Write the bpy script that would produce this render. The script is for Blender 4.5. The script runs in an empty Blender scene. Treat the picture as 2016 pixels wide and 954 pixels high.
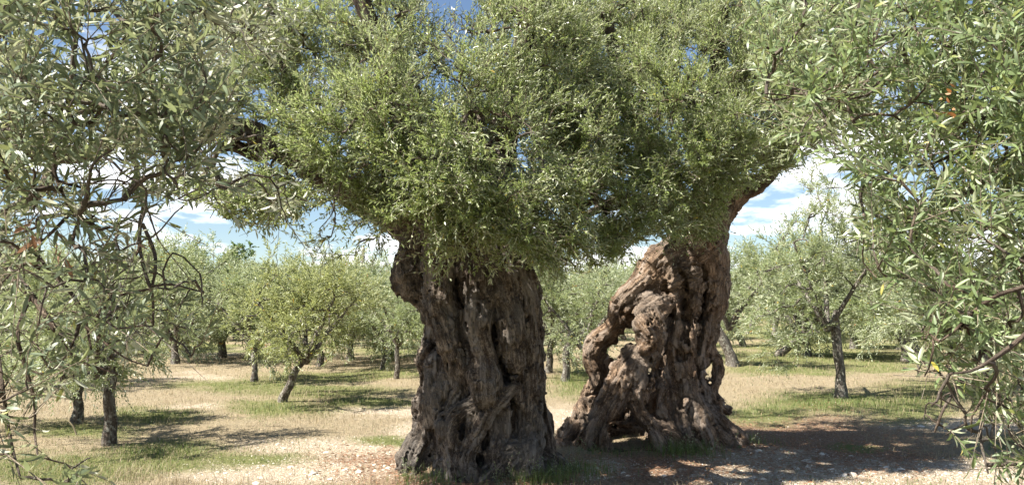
import bpy, math, random
import numpy as np
from mathutils import Vector, Matrix

random.seed(7)
R = np.random.default_rng(11)
SC = bpy.context.scene
COL = SC.collection

# ------------------------------------------------------------------ camera, sky, sun, exposure
W_PX, H_PX, F_PX = 2016.0, 954.0, 1512.0
CAM_H, PITCH = 1.6, math.radians(5.0)
cam_d = bpy.data.cameras.new('camera'); cam = bpy.data.objects.new('camera', cam_d); COL.objects.link(cam)
cam.location = (0, 0, CAM_H); cam.rotation_euler = (math.radians(90) + PITCH, 0, 0)
cam_d.sensor_width = 36; cam_d.lens = 36 * F_PX / W_PX; cam_d.clip_start = 0.05; cam_d.clip_end = 2000
SC.camera = cam

SUN_EL, SUN_AZ = math.radians(52), math.radians(-113)      # azimuth clockwise from +Y: from the left, a little behind the camera
wd = bpy.data.worlds.new('World'); SC.world = wd; wd.use_nodes = True
nt = wd.node_tree; nt.nodes.clear()
def wn(t, **k):
    n = nt.nodes.new(t)
    for a, b in k.items(): setattr(n, a, b)
    return n
sky = wn('ShaderNodeTexSky', sky_type='NISHITA', sun_disc=False, sun_elevation=SUN_EL, sun_rotation=SUN_AZ)
sky.air_density = 1.0; sky.dust_density = 0.25; sky.ozone_density = 2.2
tc = wn('ShaderNodeTexCoord'); sep = wn('ShaderNodeSeparateXYZ'); nt.links.new(tc.outputs['Generated'], sep.inputs[0])
ad = wn('ShaderNodeMath', operation='ADD'); ad.inputs[1].default_value = 0.16; nt.links.new(sep.outputs[2], ad.inputs[0])
mxz = wn('ShaderNodeMath', operation='MAXIMUM'); mxz.inputs[1].default_value = 0.05; nt.links.new(ad.outputs[0], mxz.inputs[0])
dv = [wn('ShaderNodeMath', operation='DIVIDE') for _ in range(2)]
for i in range(2):
    nt.links.new(sep.outputs[i], dv[i].inputs[0]); nt.links.new(mxz.outputs[0], dv[i].inputs[1])
cmb = wn('ShaderNodeCombineXYZ'); nt.links.new(dv[0].outputs[0], cmb.inputs[0]); nt.links.new(dv[1].outputs[0], cmb.inputs[1])
cn = wn('ShaderNodeTexNoise'); cn.inputs['Scale'].default_value = 1.25; cn.inputs['Detail'].default_value = 8; cn.inputs['Roughness'].default_value = 0.58
nt.links.new(cmb.outputs[0], cn.inputs['Vector'])
cr = wn('ShaderNodeValToRGB'); cr.color_ramp.elements[0].position = 0.455; cr.color_ramp.elements[1].position = 0.54
low = wn('ShaderNodeMath', operation='MULTIPLY_ADD'); low.inputs[1].default_value = -0.32; nt.links.new(sep.outputs[2], low.inputs[0]); nt.links.new(cn.outputs['Fac'], low.inputs[2])   # fair-weather clouds lie low
nt.links.new(low.outputs[0], cr.inputs[0])
mixc = wn('ShaderNodeMix', data_type='RGBA'); mixc.inputs[7].default_value = (11.0, 11.1, 11.3, 1)
nt.links.new(cr.outputs[0], mixc.inputs[0]); nt.links.new(sky.outputs[0], mixc.inputs[6])
bg = wn('ShaderNodeBackground'); bg.inputs[1].default_value = 0.05; nt.links.new(mixc.outputs[2], bg.inputs[0])
wo = wn('ShaderNodeOutputWorld'); nt.links.new(bg.outputs[0], wo.inputs[0])

sun_d = bpy.data.lights.new('sun', 'SUN'); sun = bpy.data.objects.new('sun', sun_d); COL.objects.link(sun)
sun_d.energy = 5.0; sun_d.angle = math.radians(0.5); sun_d.color = (1.0, 0.95, 0.86)
sv = Vector((math.sin(SUN_AZ) * math.cos(SUN_EL), math.cos(SUN_AZ) * math.cos(SUN_EL), math.sin(SUN_EL)))
sun.rotation_euler = sv.to_track_quat('Z', 'Y').to_euler()
sun.location = (0, 0, 30)
vs = SC.view_settings; vs.view_transform = 'Standard'; vs.look = 'None'; vs.exposure = 1.65; vs.gamma = 1; vs.use_curve_mapping = False
SC.cycles.max_bounces = 7; SC.cycles.diffuse_bounces = 4; SC.cycles.transmission_bounces = 4; SC.cycles.glossy_bounces = 2
SC.cycles.sample_clamp_indirect = 6

# ------------------------------------------------------------------ helpers
CP, SP = math.cos(PITCH), math.sin(PITCH)
def P(px, py, Y):
    """the world point that stands Y metres ahead of the camera position at the given photograph position"""
    u = (px - W_PX / 2) / F_PX; v = (H_PX / 2 - py) / F_PX
    k = Y / (CP - SP * v)
    return np.array((u * k, Y, CAM_H + (SP + CP * v) * k))
def proj(p):
    p = np.asarray(p); x, y, z = p[..., 0], p[..., 1], p[..., 2] - CAM_H
    f = np.maximum(y * CP + z * SP, 1e-3); u = -y * SP + z * CP
    return W_PX / 2 + F_PX * x / f, H_PX / 2 - F_PX * u / f
TAB = np.random.default_rng(5).uniform(-1, 1, 64 ** 3).astype(np.float32)
def vnoise(p):
    p = np.asarray(p, dtype=np.float32); i = np.floor(p).astype(np.int32); f = p - i; f = f * f * (3 - 2 * f)
    i0 = i & 63; i1 = (i + 1) & 63
    x0, x1 = i0[..., 0] << 12, i1[..., 0] << 12; y0, y1 = i0[..., 1] << 6, i1[..., 1] << 6; z0, z1 = i0[..., 2], i1[..., 2]
    fx, fy, fz = f[..., 0], f[..., 1], f[..., 2]; k = lambda q: TAB.take(q)
    a0 = k(x0 + y0 + z0); b0 = k(x0 + y1 + z0); c0 = k(x0 + y0 + z1); d0 = k(x0 + y1 + z1)
    a = a0 + (k(x1 + y0 + z0) - a0) * fx; b = b0 + (k(x1 + y1 + z0) - b0) * fx
    c = c0 + (k(x1 + y0 + z1) - c0) * fx; d = d0 + (k(x1 + y1 + z1) - d0) * fx
    a = a + (b - a) * fy; c = c + (d - c) * fy
    return a + (c - a) * fz
def fbm(p, n=3):
    s = 0; a = 1.0; t = 0
    for _ in range(n):
        s = s + a * vnoise(p); t += a; p = np.asarray(p) * 2.03 + 7.3; a *= 0.5
    return s / t
def n2(x, y, s, o=0.0, n=3):
    return fbm(np.stack([x / s + o, y / s - o, np.full_like(x, 3.3 + o)], -1), n)
def norm(a): return a / np.maximum(np.linalg.norm(a, axis=-1, keepdims=True), 1e-9)
def sstep(a, b, x):
    t = np.clip((x - a) / (b - a), 0, 1); return t * t * (3 - 2 * t)
def perp(d):
    ref = np.where(np.abs(d[..., 2:3]) < 0.9, np.array([0, 0, 1.0]), np.array([1.0, 0, 0]))
    n = norm(np.cross(d, ref)); return n, np.cross(d, n)

def mesh_np(name, verts, faces, smooth=True, attrs=None):
    """faces: list of integer arrays (n,3) or (n,4)"""
    me = bpy.data.meshes.new(name)
    faces = [np.asarray(f) for f in faces if len(f)]
    nl = sum(f.size for f in faces); npoly = sum(len(f) for f in faces)
    me.vertices.add(len(verts)); me.vertices.foreach_set('co', np.asarray(verts, dtype=np.float32).ravel())
    me.loops.add(nl); me.loops.foreach_set('vertex_index', np.concatenate([f.ravel() for f in faces]).astype(np.int32))
    me.polygons.add(npoly)
    tot = np.concatenate([np.full(len(f), f.shape[1]) for f in faces]).astype(np.int32)
    me.polygons.foreach_set('loop_start', np.concatenate([[0], np.cumsum(tot)[:-1]]).astype(np.int32))
    me.polygons.foreach_set('loop_total', tot)
    me.polygons.foreach_set('use_smooth', np.full(npoly, smooth))
    for k, v in (attrs or {}).items():
        v = np.asarray(v, dtype=np.float32)
        if v.ndim == 1:
            a = me.attributes.new(k, 'FLOAT', 'POINT'); a.data.foreach_set('value', v)
        elif v.shape[1] == 3:
            a = me.attributes.new(k, 'FLOAT_VECTOR', 'POINT'); a.data.foreach_set('vector', v.ravel())
        else:
            a = me.attributes.new(k, 'FLOAT_COLOR', 'POINT'); a.data.foreach_set('color', v.ravel())
    me.update(calc_edges=True); me.validate()
    return me
def add(name, me, mat=None, parent=None, label=None, cat=None, kind=None, group=None, origin=None):
    if mat is not None and me is not None and len(me.materials) == 0: me.materials.append(mat)
    o = bpy.data.objects.new(name, me); COL.objects.link(o)
    if parent is not None:
        o.parent = parent
        o.location = -np.array(parent.location) if origin is None else np.array(origin) - np.array(parent.location)
    elif origin is not None: o.location = origin
    if label: o['label'] = label
    if cat: o['category'] = cat
    if kind: o['kind'] = kind
    if group: o['group'] = group
    return o
def empty(name, loc, label, cat, group=None):
    o = bpy.data.objects.new(name, None); COL.objects.link(o); o.location = loc; o.empty_display_size = 0.2
    o['label'] = label; o['category'] = cat
    if group: o['group'] = group
    return o

def catmull(pts, step):
    """resample points (with any number of extra columns) along a smooth curve"""
    p = np.asarray(pts, dtype=float)
    if len(p) < 3:
        n = max(2, int(np.linalg.norm(p[-1, :3] - p[0, :3]) / step) + 1)
        t = np.linspace(0, 1, n)[:, None]; return p[0] * (1 - t) + p[-1] * t
    q = np.vstack([2 * p[0] - p[1], p, 2 * p[-1] - p[-2]]); out = []
    for i in range(1, len(q) - 2):
        n = max(1, int(math.ceil(np.linalg.norm(q[i + 1, :3] - q[i, :3]) / step)))
        t = np.linspace(0, 1, n, endpoint=False)[:, None]
        a, b, c, d = q[i - 1], q[i], q[i + 1], q[i + 2]
        out.append(0.5 * (2 * b + (c - a) * t + (2 * a - 5 * b + 4 * c - d) * t ** 2 + (3 * b - a - 3 * c + d) * t ** 3))
    out.append(p[-1:]); return np.vstack(out)

class Tubes:
    """collects tapered tubes into one mesh"""
    def __init__(s): s.v = []; s.f3 = []; s.f4 = []; s.fib = []; s.n = 0
    def add(s, pts, rad, sides=6, rough=0.0, cap=True):
        pts = np.asarray(pts, dtype=float); m = len(pts); rad = np.broadcast_to(np.asarray(rad, dtype=float), (m,))
        tan = norm(np.gradient(pts, axis=0)); N, B = perp(tan[:1]); N = N[0]; Ns = []
        for t in tan:
            N = N - t * np.dot(N, t); N = N / max(np.linalg.norm(N), 1e-9); Ns.append(N)
        Ns = np.array(Ns); Bs = np.cross(tan, Ns)
        th = np.linspace(0, 2 * math.pi, sides, endpoint=False)
        c, sn = np.cos(th)[None, :, None], np.sin(th)[None, :, None]
        dirs = Ns[:, None] * c + Bs[:, None] * sn
        rr = np.repeat(rad[:, None], sides, 1)
        u = np.concatenate([[0], np.cumsum(np.linalg.norm(np.diff(pts, axis=0), axis=1))])
        if rough:
            q = dirs * 1.3 + (u / (rad.mean() * 5 + 1e-6))[:, None, None] + s.n * 0.37
            rr = rr * (1 + rough * fbm(q * 1.1, 2) + rough * 0.7 * vnoise(pts[:, None] * 2.0 / (rad.mean() * 8) + dirs))
        v = pts[:, None] + dirs * rr[..., None]
        s.v.append(v.reshape(-1, 3))
        fb = np.stack([np.cos(th)[None] * rr, np.sin(th)[None] * rr, np.repeat(u[:, None], sides, 1) + s.n * 0.013], -1)
        s.fib.append(fb.reshape(-1, 3))
        i = np.arange(m - 1)[:, None] * sides; j = np.arange(sides)[None]; j2 = (j + 1) % sides
        s.f4.append((np.stack([i + j, i + j2, i + sides + j2, i + sides + j], -1).reshape(-1, 4)) + s.n)
        k = m * sides
        if cap:
            s.v.append(pts[-1:] + tan[-1:] * rad[-1] * 0.6); s.fib.append(np.array([[0, 0, u[-1]]]))
            e = (m - 1) * sides; jj = np.arange(sides)
            s.f3.append(np.stack([e + jj, e + (jj + 1) % sides, np.full(sides, k)], -1) + s.n); k += 1
        s.n += k
    def mesh(s, name):
        return mesh_np(name, np.vstack(s.v), [np.vstack(s.f4)] + ([np.vstack(s.f3)] if s.f3 else []), True, {'fib': np.vstack(s.fib)})

# ------------------------------------------------------------------ materials
def mat(name):
    m = bpy.data.materials.new(name); m.use_nodes = True; t = m.node_tree; t.nodes.clear()
    o = t.nodes.new('ShaderNodeOutputMaterial'); b = t.nodes.new('ShaderNodeBsdfPrincipled'); t.links.new(b.outputs[0], o.inputs[0])
    return m, t, b, o
def node(t, typ, ins=None, **k):
    n = t.nodes.new(typ)
    for a, b in k.items(): setattr(n, a, b)
    for a, b in (ins or {}).items():
        if hasattr(b, 'is_output'): t.links.new(b, n.inputs[a])
        else: n.inputs[a].default_value = b
    return n
def ramp(t, fac, stops):
    r = t.nodes.new('ShaderNodeValToRGB'); e = r.color_ramp.elements
    while len(e) < len(stops): e.new(0.5)
    for x, (p, c) in zip(e, stops):
        x.position = p; x.color = (*c, 1) if len(c) == 3 else c
    t.links.new(fac, r.inputs[0]); return r.outputs[0]
def mixrgb(t, fac, a, b, blend='MIX'):
    n = t.nodes.new('ShaderNodeMix'); n.data_type = 'RGBA'; n.blend_type = blend
    for i, x in ((0, fac), (6, a), (7, b)):
        if hasattr(x, 'is_output'): t.links.new(x, n.inputs[i])
        else: n.inputs[i].default_value = x if i == 0 else ((*x, 1) if len(x) == 3 else x)
    return n.outputs[2]

def wood_mat(name, dark, mid, light, scale=1.0, bump=1.0, lichen=0.0):
    m, t, b, o = mat(name)
    at = node(t, 'ShaderNodeAttribute', attribute_name='fib')
    mp = node(t, 'ShaderNodeMapping', {'Vector': at.outputs['Vector'], 'Scale': (scale, scale, scale * 0.16)})
    geo = node(t, 'ShaderNodeNewGeometry')
    nz = node(t, 'ShaderNodeTexNoise', {'Vector': mp.outputs[0], 'Scale': 34.0, 'Detail': 7.0, 'Roughness': 0.62})
    nz2 = node(t, 'ShaderNodeTexNoise', {'Vector': geo.outputs['Position'], 'Scale': 7.5 * scale, 'Detail': 7.0, 'Roughness': 0.6})
    nz3 = node(t, 'ShaderNodeTexNoise', {'Vector': geo.outputs['Position'], 'Scale': 60.0 * scale, 'Detail': 5.0, 'Roughness': 0.7})
    s = node(t, 'ShaderNodeMath', {0: nz.outputs['Fac'], 1: 0.46}, operation='MULTIPLY')
    s2 = node(t, 'ShaderNodeMath', {0: nz2.outputs['Fac'], 1: 0.42, 2: s.outputs[0]}, operation='MULTIPLY_ADD')
    s3 = node(t, 'ShaderNodeMath', {0: nz3.outputs['Fac'], 1: 0.22, 2: s2.outputs[0]}, operation='MULTIPLY_ADD')
    c = ramp(t, s3.outputs[0], [(0.44, dark), (0.54, mid), (0.66, light)])
    nz4 = node(t, 'ShaderNodeTexNoise', {'Vector': geo.outputs['Position'], 'Scale': 2.3, 'Detail': 3.0})
    g = ramp(t, nz4.outputs['Fac'], [(0.42, (0, 0, 0)), (0.62, (1, 1, 1))])
    c = mixrgb(t, g, c, mixrgb(t, 0.5, c, (0.15, 0.14, 0.125)), 'MIX')
    fs = node(t, 'ShaderNodeMath', {0: nz.outputs['Fac'], 1: -0.5}, operation='ADD'); fs = node(t, 'ShaderNodeMath', {0: fs.outputs[0]}, operation='ABSOLUTE')
    fm = ramp(t, fs.outputs[0], [(0.0, (0.75, 0.75, 0.75)), (0.035, (0, 0, 0))]); c = mixrgb(t, fm, c, dark)
    gw = node(t, 'ShaderNodeTexNoise', {'Vector': mp.outputs[0], 'Scale': 9.0, 'Detail': 8.0, 'Roughness': 0.7})
    c = mixrgb(t, ramp(t, gw.outputs['Fac'], [(0.50, (0, 0, 0)), (0.62, (0.8, 0.8, 0.8))]), c, tuple(0.5 * x + 0.5 * sum(light) / 3 * 0.85 for x in light))
    if lichen:
        nl = node(t, 'ShaderNodeTexNoise', {'Vector': geo.outputs['Position'], 'Scale': 16.0, 'Detail': 5.0, 'Roughness': 0.7})
        lm = ramp(t, nl.outputs['Fac'], [(0.53, (0, 0, 0)), (0.6, (lichen,) * 3)])
        c = mixrgb(t, lm, c, (0.34, 0.33, 0.28))
    t.links.new(c, b.inputs['Base Color']); b.inputs['Roughness'].default_value = 0.9; b.inputs['Specular IOR Level'].default_value = 0.2
    hb = node(t, 'ShaderNodeMath', {0: nz3.outputs['Fac'], 1: 0.35, 2: nz.outputs['Fac']}, operation='MULTIPLY_ADD')
    bp = node(t, 'ShaderNodeBump', {'Height': hb.outputs[0], 'Strength': 1.0, 'Distance': 0.05 * bump / scale})
    t.links.new(bp.outputs[0], b.inputs['Normal'])
    return m
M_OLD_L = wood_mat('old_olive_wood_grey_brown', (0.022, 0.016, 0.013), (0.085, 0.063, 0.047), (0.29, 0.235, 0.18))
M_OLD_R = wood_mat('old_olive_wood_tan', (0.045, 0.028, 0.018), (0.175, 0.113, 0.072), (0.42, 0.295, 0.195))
M_BARK = wood_mat('young_olive_bark', (0.03, 0.022, 0.017), (0.085, 0.065, 0.05), (0.2, 0.17, 0.14), 2.0, 1.0, 0.8)
M_BRANCH = wood_mat('olive_branch_bark', (0.03, 0.02, 0.014), (0.085, 0.058, 0.041), (0.2, 0.15, 0.11), 2.5, 0.8)
M_LIMB = wood_mat('old_olive_limb_bark', (0.02, 0.014, 0.010), (0.065, 0.045, 0.032), (0.17, 0.125, 0.09), 1.4, 1.3)
M_TWIG = wood_mat('olive_twig_bark', (0.10, 0.075, 0.05), (0.22, 0.175, 0.125), (0.38, 0.32, 0.25), 6.0, 0.3)

def leaf_mat(name, top, under, trans, spread=0.35, yellow=True, rough=0.42, trf=0.3):
    m, t, b, o = mat(name)
    at = node(t, 'ShaderNodeAttribute', attribute_name='tint')
    geo = node(t, 'ShaderNodeNewGeometry')
    lo = tuple(x * (1 - spread) for x in top); hi = (top[0] * (1 + spread * 1.15), top[1] * (1 + spread), top[2] * (1 + spread * 0.8))
    st = [(0.0, lo), (0.5, top), (0.93, hi)]
    if yellow: st += [(0.985, (0.26, 0.26, 0.06)), (0.994, (0.55, 0.36, 0.03)), (1.0, (0.35, 0.14, 0.05))]
    ct = ramp(t, at.outputs['Fac'], st)
    lo2 = tuple(x * 0.78 for x in under); hi2 = tuple(x * 1.15 for x in under)
    st2 = [(0.0, lo2), (0.93, hi2)]
    if yellow: st2 += [(0.985, (0.34, 0.34, 0.14)), (0.994, (0.55, 0.36, 0.06)), (1.0, (0.36, 0.18, 0.1))]
    cu = ramp(t, at.outputs['Fac'], st2)
    c = mixrgb(t, geo.outputs['Backfacing'], ct, cu)
    t.links.new(c, b.inputs['Base Color']); b.inputs['Roughness'].default_value = rough; b.inputs['Specular IOR Level'].default_value = 0.5
    tr = node(t, 'ShaderNodeBsdfTranslucent'); ctr = mixrgb(t, 0.55, c, trans); t.links.new(ctr, tr.inputs[0])
    mx = node(t, 'ShaderNodeMixShader', {0: trf}); t.links.new(b.outputs[0], mx.inputs[1]); t.links.new(tr.outputs[0], mx.inputs[2])
    t.links.new(mx.outputs[0], o.inputs[0]); return m
M_LEAF = leaf_mat('olive_leaf', (0.175, 0.225, 0.085), (0.47, 0.495, 0.335), (0.46, 0.55, 0.16), trf=0.38, rough=0.32)
M_LEAF_FG = leaf_mat('olive_leaf_grey_green', (0.13, 0.168, 0.098), (0.45, 0.455, 0.345), (0.40, 0.44, 0.18), trf=0.33, rough=0.45)
M_LEAF_FGR = leaf_mat('olive_leaf_green', (0.145, 0.195, 0.086), (0.42, 0.455, 0.30), (0.40, 0.49, 0.15), trf=0.35, rough=0.45)
M_LEAF_BG = leaf_mat('olive_leaf_silver', (0.21, 0.255, 0.125), (0.46, 0.495, 0.34), (0.44, 0.50, 0.19), trf=0.38)
M_LEAF_BGY = leaf_mat('olive_leaf_yellow_green', (0.22, 0.25, 0.10), (0.43, 0.455, 0.27), (0.45, 0.48, 0.15), trf=0.42)
M_LEAF_BROAD = leaf_mat('broad_leaf', (0.11, 0.17, 0.05), (0.17, 0.23, 0.10), (0.25, 0.36, 0.08), yellow=False)
M_DEAD = leaf_mat('dead_leaf_brown', (0.30, 0.17, 0.10), (0.33, 0.22, 0.15), (0.35, 0.16, 0.07), yellow=False, rough=0.7)
M_ORANGE = leaf_mat('dead_leaf_orange', (0.36, 0.15, 0.06), (0.38, 0.2, 0.1), (0.42, 0.18, 0.06), yellow=False, rough=0.6)
M_GRASS = leaf_mat('green_grass_blade', (0.12, 0.165, 0.045), (0.13, 0.17, 0.05), (0.2, 0.28, 0.05), 0.4, False, 0.6, 0.35)
M_STRAW = leaf_mat('dry_grass_blade', (0.32, 0.262, 0.158), (0.33, 0.27, 0.165), (0.34, 0.275, 0.15), 0.35, False, 0.7, 0.25)

m, t, b, o = mat('limestone'); M_STONE = m
geo = node(t, 'ShaderNodeNewGeometry'); oi = node(t, 'ShaderNodeObjectInfo')
nz = node(t, 'ShaderNodeTexNoise', {'Vector': geo.outputs['Position'], 'Scale': 25.0, 'Detail': 6.0})
t.links.new(ramp(t, nz.outputs['Fac'], [(0.3, (0.36, 0.29, 0.22)), (0.5, (0.52, 0.46, 0.38)), (0.72, (0.68, 0.63, 0.55))]), b.inputs['Base Color'])
b.inputs['Roughness'].default_value = 0.9
bp = node(t, 'ShaderNodeBump', {'Height': nz.outputs['Fac'], 'Strength': 0.7, 'Distance': 0.02}); t.links.new(bp.outputs[0], b.inputs['Normal'])

m, t, b, o = mat('field_ground'); M_GROUND = m          # weights: R green, G gravel, B leaf litter
at = node(t, 'ShaderNodeAttribute', attribute_name='zone'); sp = node(t, 'ShaderNodeSeparateColor', {0: at.outputs['Color']})
geo = node(t, 'ShaderNodeNewGeometry')
def gn(scale, det=6.0, rg=0.6): return node(t, 'ShaderNodeTexNoise', {'Vector': geo.outputs['Position'], 'Scale': scale, 'Detail': det, 'Roughness': rg}).outputs['Fac']
na, nb, nc, nd = gn(1.1), gn(9.0), gn(42.0, 5.0, 0.7), gn(3.2)
straw = ramp(t, nc, [(0.3, (0.18, 0.138, 0.085)), (0.5, (0.305, 0.248, 0.16)), (0.68, (0.44, 0.37, 0.258))])
straw = mixrgb(t, ramp(t, nd, [(0.4, (0, 0, 0)), (0.7, (0.75,) * 3)]), straw, mixrgb(t, nc, (0.22, 0.165, 0.10), (0.36, 0.285, 0.18)))
green = mixrgb(t, nc, (0.10, 0.115, 0.037), (0.235, 0.23, 0.095))
grav = ramp(t, nc, [(0.32, (0.28, 0.20, 0.13)), (0.5, (0.42, 0.34, 0.245)), (0.64, (0.58, 0.51, 0.41))])
lit = ramp(t, nc, [(0.34, (0.12, 0.068, 0.04)), (0.5, (0.25, 0.155, 0.098)), (0.66, (0.40, 0.29, 0.205))])
def edge(ch, noise, k=0.9):
    a = node(t, 'ShaderNodeMath', {0: noise, 1: -0.5}, operation='ADD')
    a = node(t, 'ShaderNodeMath', {0: a.outputs[0], 1: k, 2: ch}, operation='MULTIPLY_ADD')
    return ramp(t, a.outputs[0], [(0.2, (0, 0, 0)), (0.85, (1, 1, 1))])
c = mixrgb(t, edge(sp.outputs[2], nb), straw, lit)
c = mixrgb(t, edge(sp.outputs[1], nb, 1.6), c, grav)
c = mixrgb(t, edge(sp.outputs[0], nb, 1.2), c, green)
t.links.new(c, b.inputs['Base Color']); b.inputs['Roughness'].default_value = 0.95; b.inputs['Specular IOR Level'].default_value = 0.15
hb = node(t, 'ShaderNodeMath', {0: nb, 1: 2.0, 2: nc}, operation='MULTIPLY_ADD')
bp = node(t, 'ShaderNodeBump', {'Height': hb.outputs[0], 'Strength': 1.0, 'Distance': 0.045}); t.links.new(bp.outputs[0], b.inputs['Normal'])

# ------------------------------------------------------------------ ground
LT = P(945, 945, 7.7)[:2]; RT = P(1290, 880, 9.3)[:2]
def gh(x, y):
    x = np.asarray(x, dtype=float); y = np.asarray(y, dtype=float)
    h = 0.05 * n2(x, y, 2.6, 1.7, 3) + 0.10 * n2(x, y, 11.0, 4.1, 2) * sstep(10, 24, np.hypot(x, y))
    h = h + 0.13 * np.exp(-((x - LT[0]) ** 2 + (y - LT[1]) ** 2) / 0.7) + 0.03 * n2(x, y, 0.35, 7.7, 2) * np.exp(-((x - 0.6) ** 2 + (y - 8.4) ** 2) / 6.0) + 0.08 * np.exp(-((x - RT[0]) ** 2 + (y - RT[1]) ** 2) / 1.6)
    return h + 0.006 * np.maximum(y - 25, 0)
def ell(px, py, cx, cy, rx, ry):
    return np.clip(1.35 - np.sqrt(((px - cx) / rx) ** 2 + ((py - cy) / ry) ** 2) * 0.85, 0, 1)
GREEN = [(240, 908, 250, 20), (1620, 702, 260, 18), (1850, 770, 120, 22), (620, 770, 160, 12), (330, 890, 130, 20), (490, 902, 110, 13), (110, 925, 190, 32), (560, 802, 110, 17), (730, 792, 110, 11), (480, 757, 150, 12),
         (640, 742, 120, 10), (760, 690, 80, 10), (1560, 727, 140, 12), (1720, 722, 90, 11), (1640, 792, 150, 24), (1500, 812, 90, 24), (1600, 655, 230, 17),
         (1150, 752, 70, 30), (1990, 868, 60, 18), (760, 868, 70, 8), (1790, 800, 90, 30), (1690, 880, 60, 8), (300, 818, 90, 14), (150, 845, 110, 16), (760, 735, 90, 10)]
GRAVEL = [(760, 812, 100, 9), (640, 880, 150, 18), (1100, 825, 60, 26), (1920, 930, 140, 26), (1900, 835, 130, 13), (430, 694, 60, 10), (810, 692, 40, 8),
          (400, 742, 80, 7), (395, 800, 50, 5), (560, 925, 200, 25), (1600, 935, 250, 30), (1500, 900, 120, 16), (820, 850, 60, 18), (430, 930, 90, 20), (1180, 925, 60, 20)]
LITTER = [(1560, 880, 260, 60), (1260, 925, 230, 34), (730, 915, 120, 36), (1700, 900, 160, 40), (980, 950, 260, 30), (1460, 850, 70, 24), (1620, 800, 60, 12)]
def zones(x, y):
    px, py = proj(np.stack([x, y, gh(x, y)], -1))
    px = px + 45 * n2(x, y, 0.9, 2.2) + 20 * n2(x, y, 0.25, 4.2); py = py + 13 * n2(x, y, 0.8, 9.2) + 6 * n2(x, y, 0.2, 1.2)
    Z = []
    for L in (GREEN, GRAVEL, LITTER):
        z = np.zeros_like(px)
        for e in L: z = np.maximum(z, ell(px, py, *e))
        Z.append(z)
    vis = (y > 6.5) & (np.abs(px - 1008) < 1150)
    off = [sstep(0.1, 0.5, n2(x, y, 2.5, 6.0)), sstep(0.15, 0.5, n2(x, y, 1.7, 8.0)), sstep(0.0, 0.4, n2(x, y, 3.0, 3.0)) * (y < 11)]
    Z = [np.where(vis, z, 0.8 * q) for z, q in zip(Z, off)]
    far = sstep(20, 30, y); Z[0] = np.maximum(Z[0], far * sstep(-0.15, 0.25, n2(x, y, 5.0, 2.0)) * 0.9)
    return Z
ax = np.concatenate([-np.geomspace(400, 14, 40)[:-1], np.linspace(-14, 14, 230), np.geomspace(14, 400, 40)[1:]])
ay = np.concatenate([-np.geomspace(200, 4, 20)[:-1], np.linspace(-4, 5, 30)[:-1], np.linspace(5, 26, 190), np.geomspace(26, 700, 60)[1:]])
gx, gy = np.meshgrid(ax, ay, indexing='ij'); nx_, ny_ = gx.shape
gz = gh(gx, gy); zz = zones(gx.ravel(), gy.ravel())
i = np.arange(nx_ - 1)[:, None] * ny_ + np.arange(ny_ - 1)[None]
gf = np.stack([i, i + ny_, i + ny_ + 1, i + 1], -1).reshape(-1, 4)
ground = add('ground', mesh_np('ground', np.stack([gx, gy, gz], -1).reshape(-1, 3), [gf], True,
             {'zone': np.stack(zz + [np.ones_like(zz[0])], -1)}), M_GROUND, kind='structure')

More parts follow.
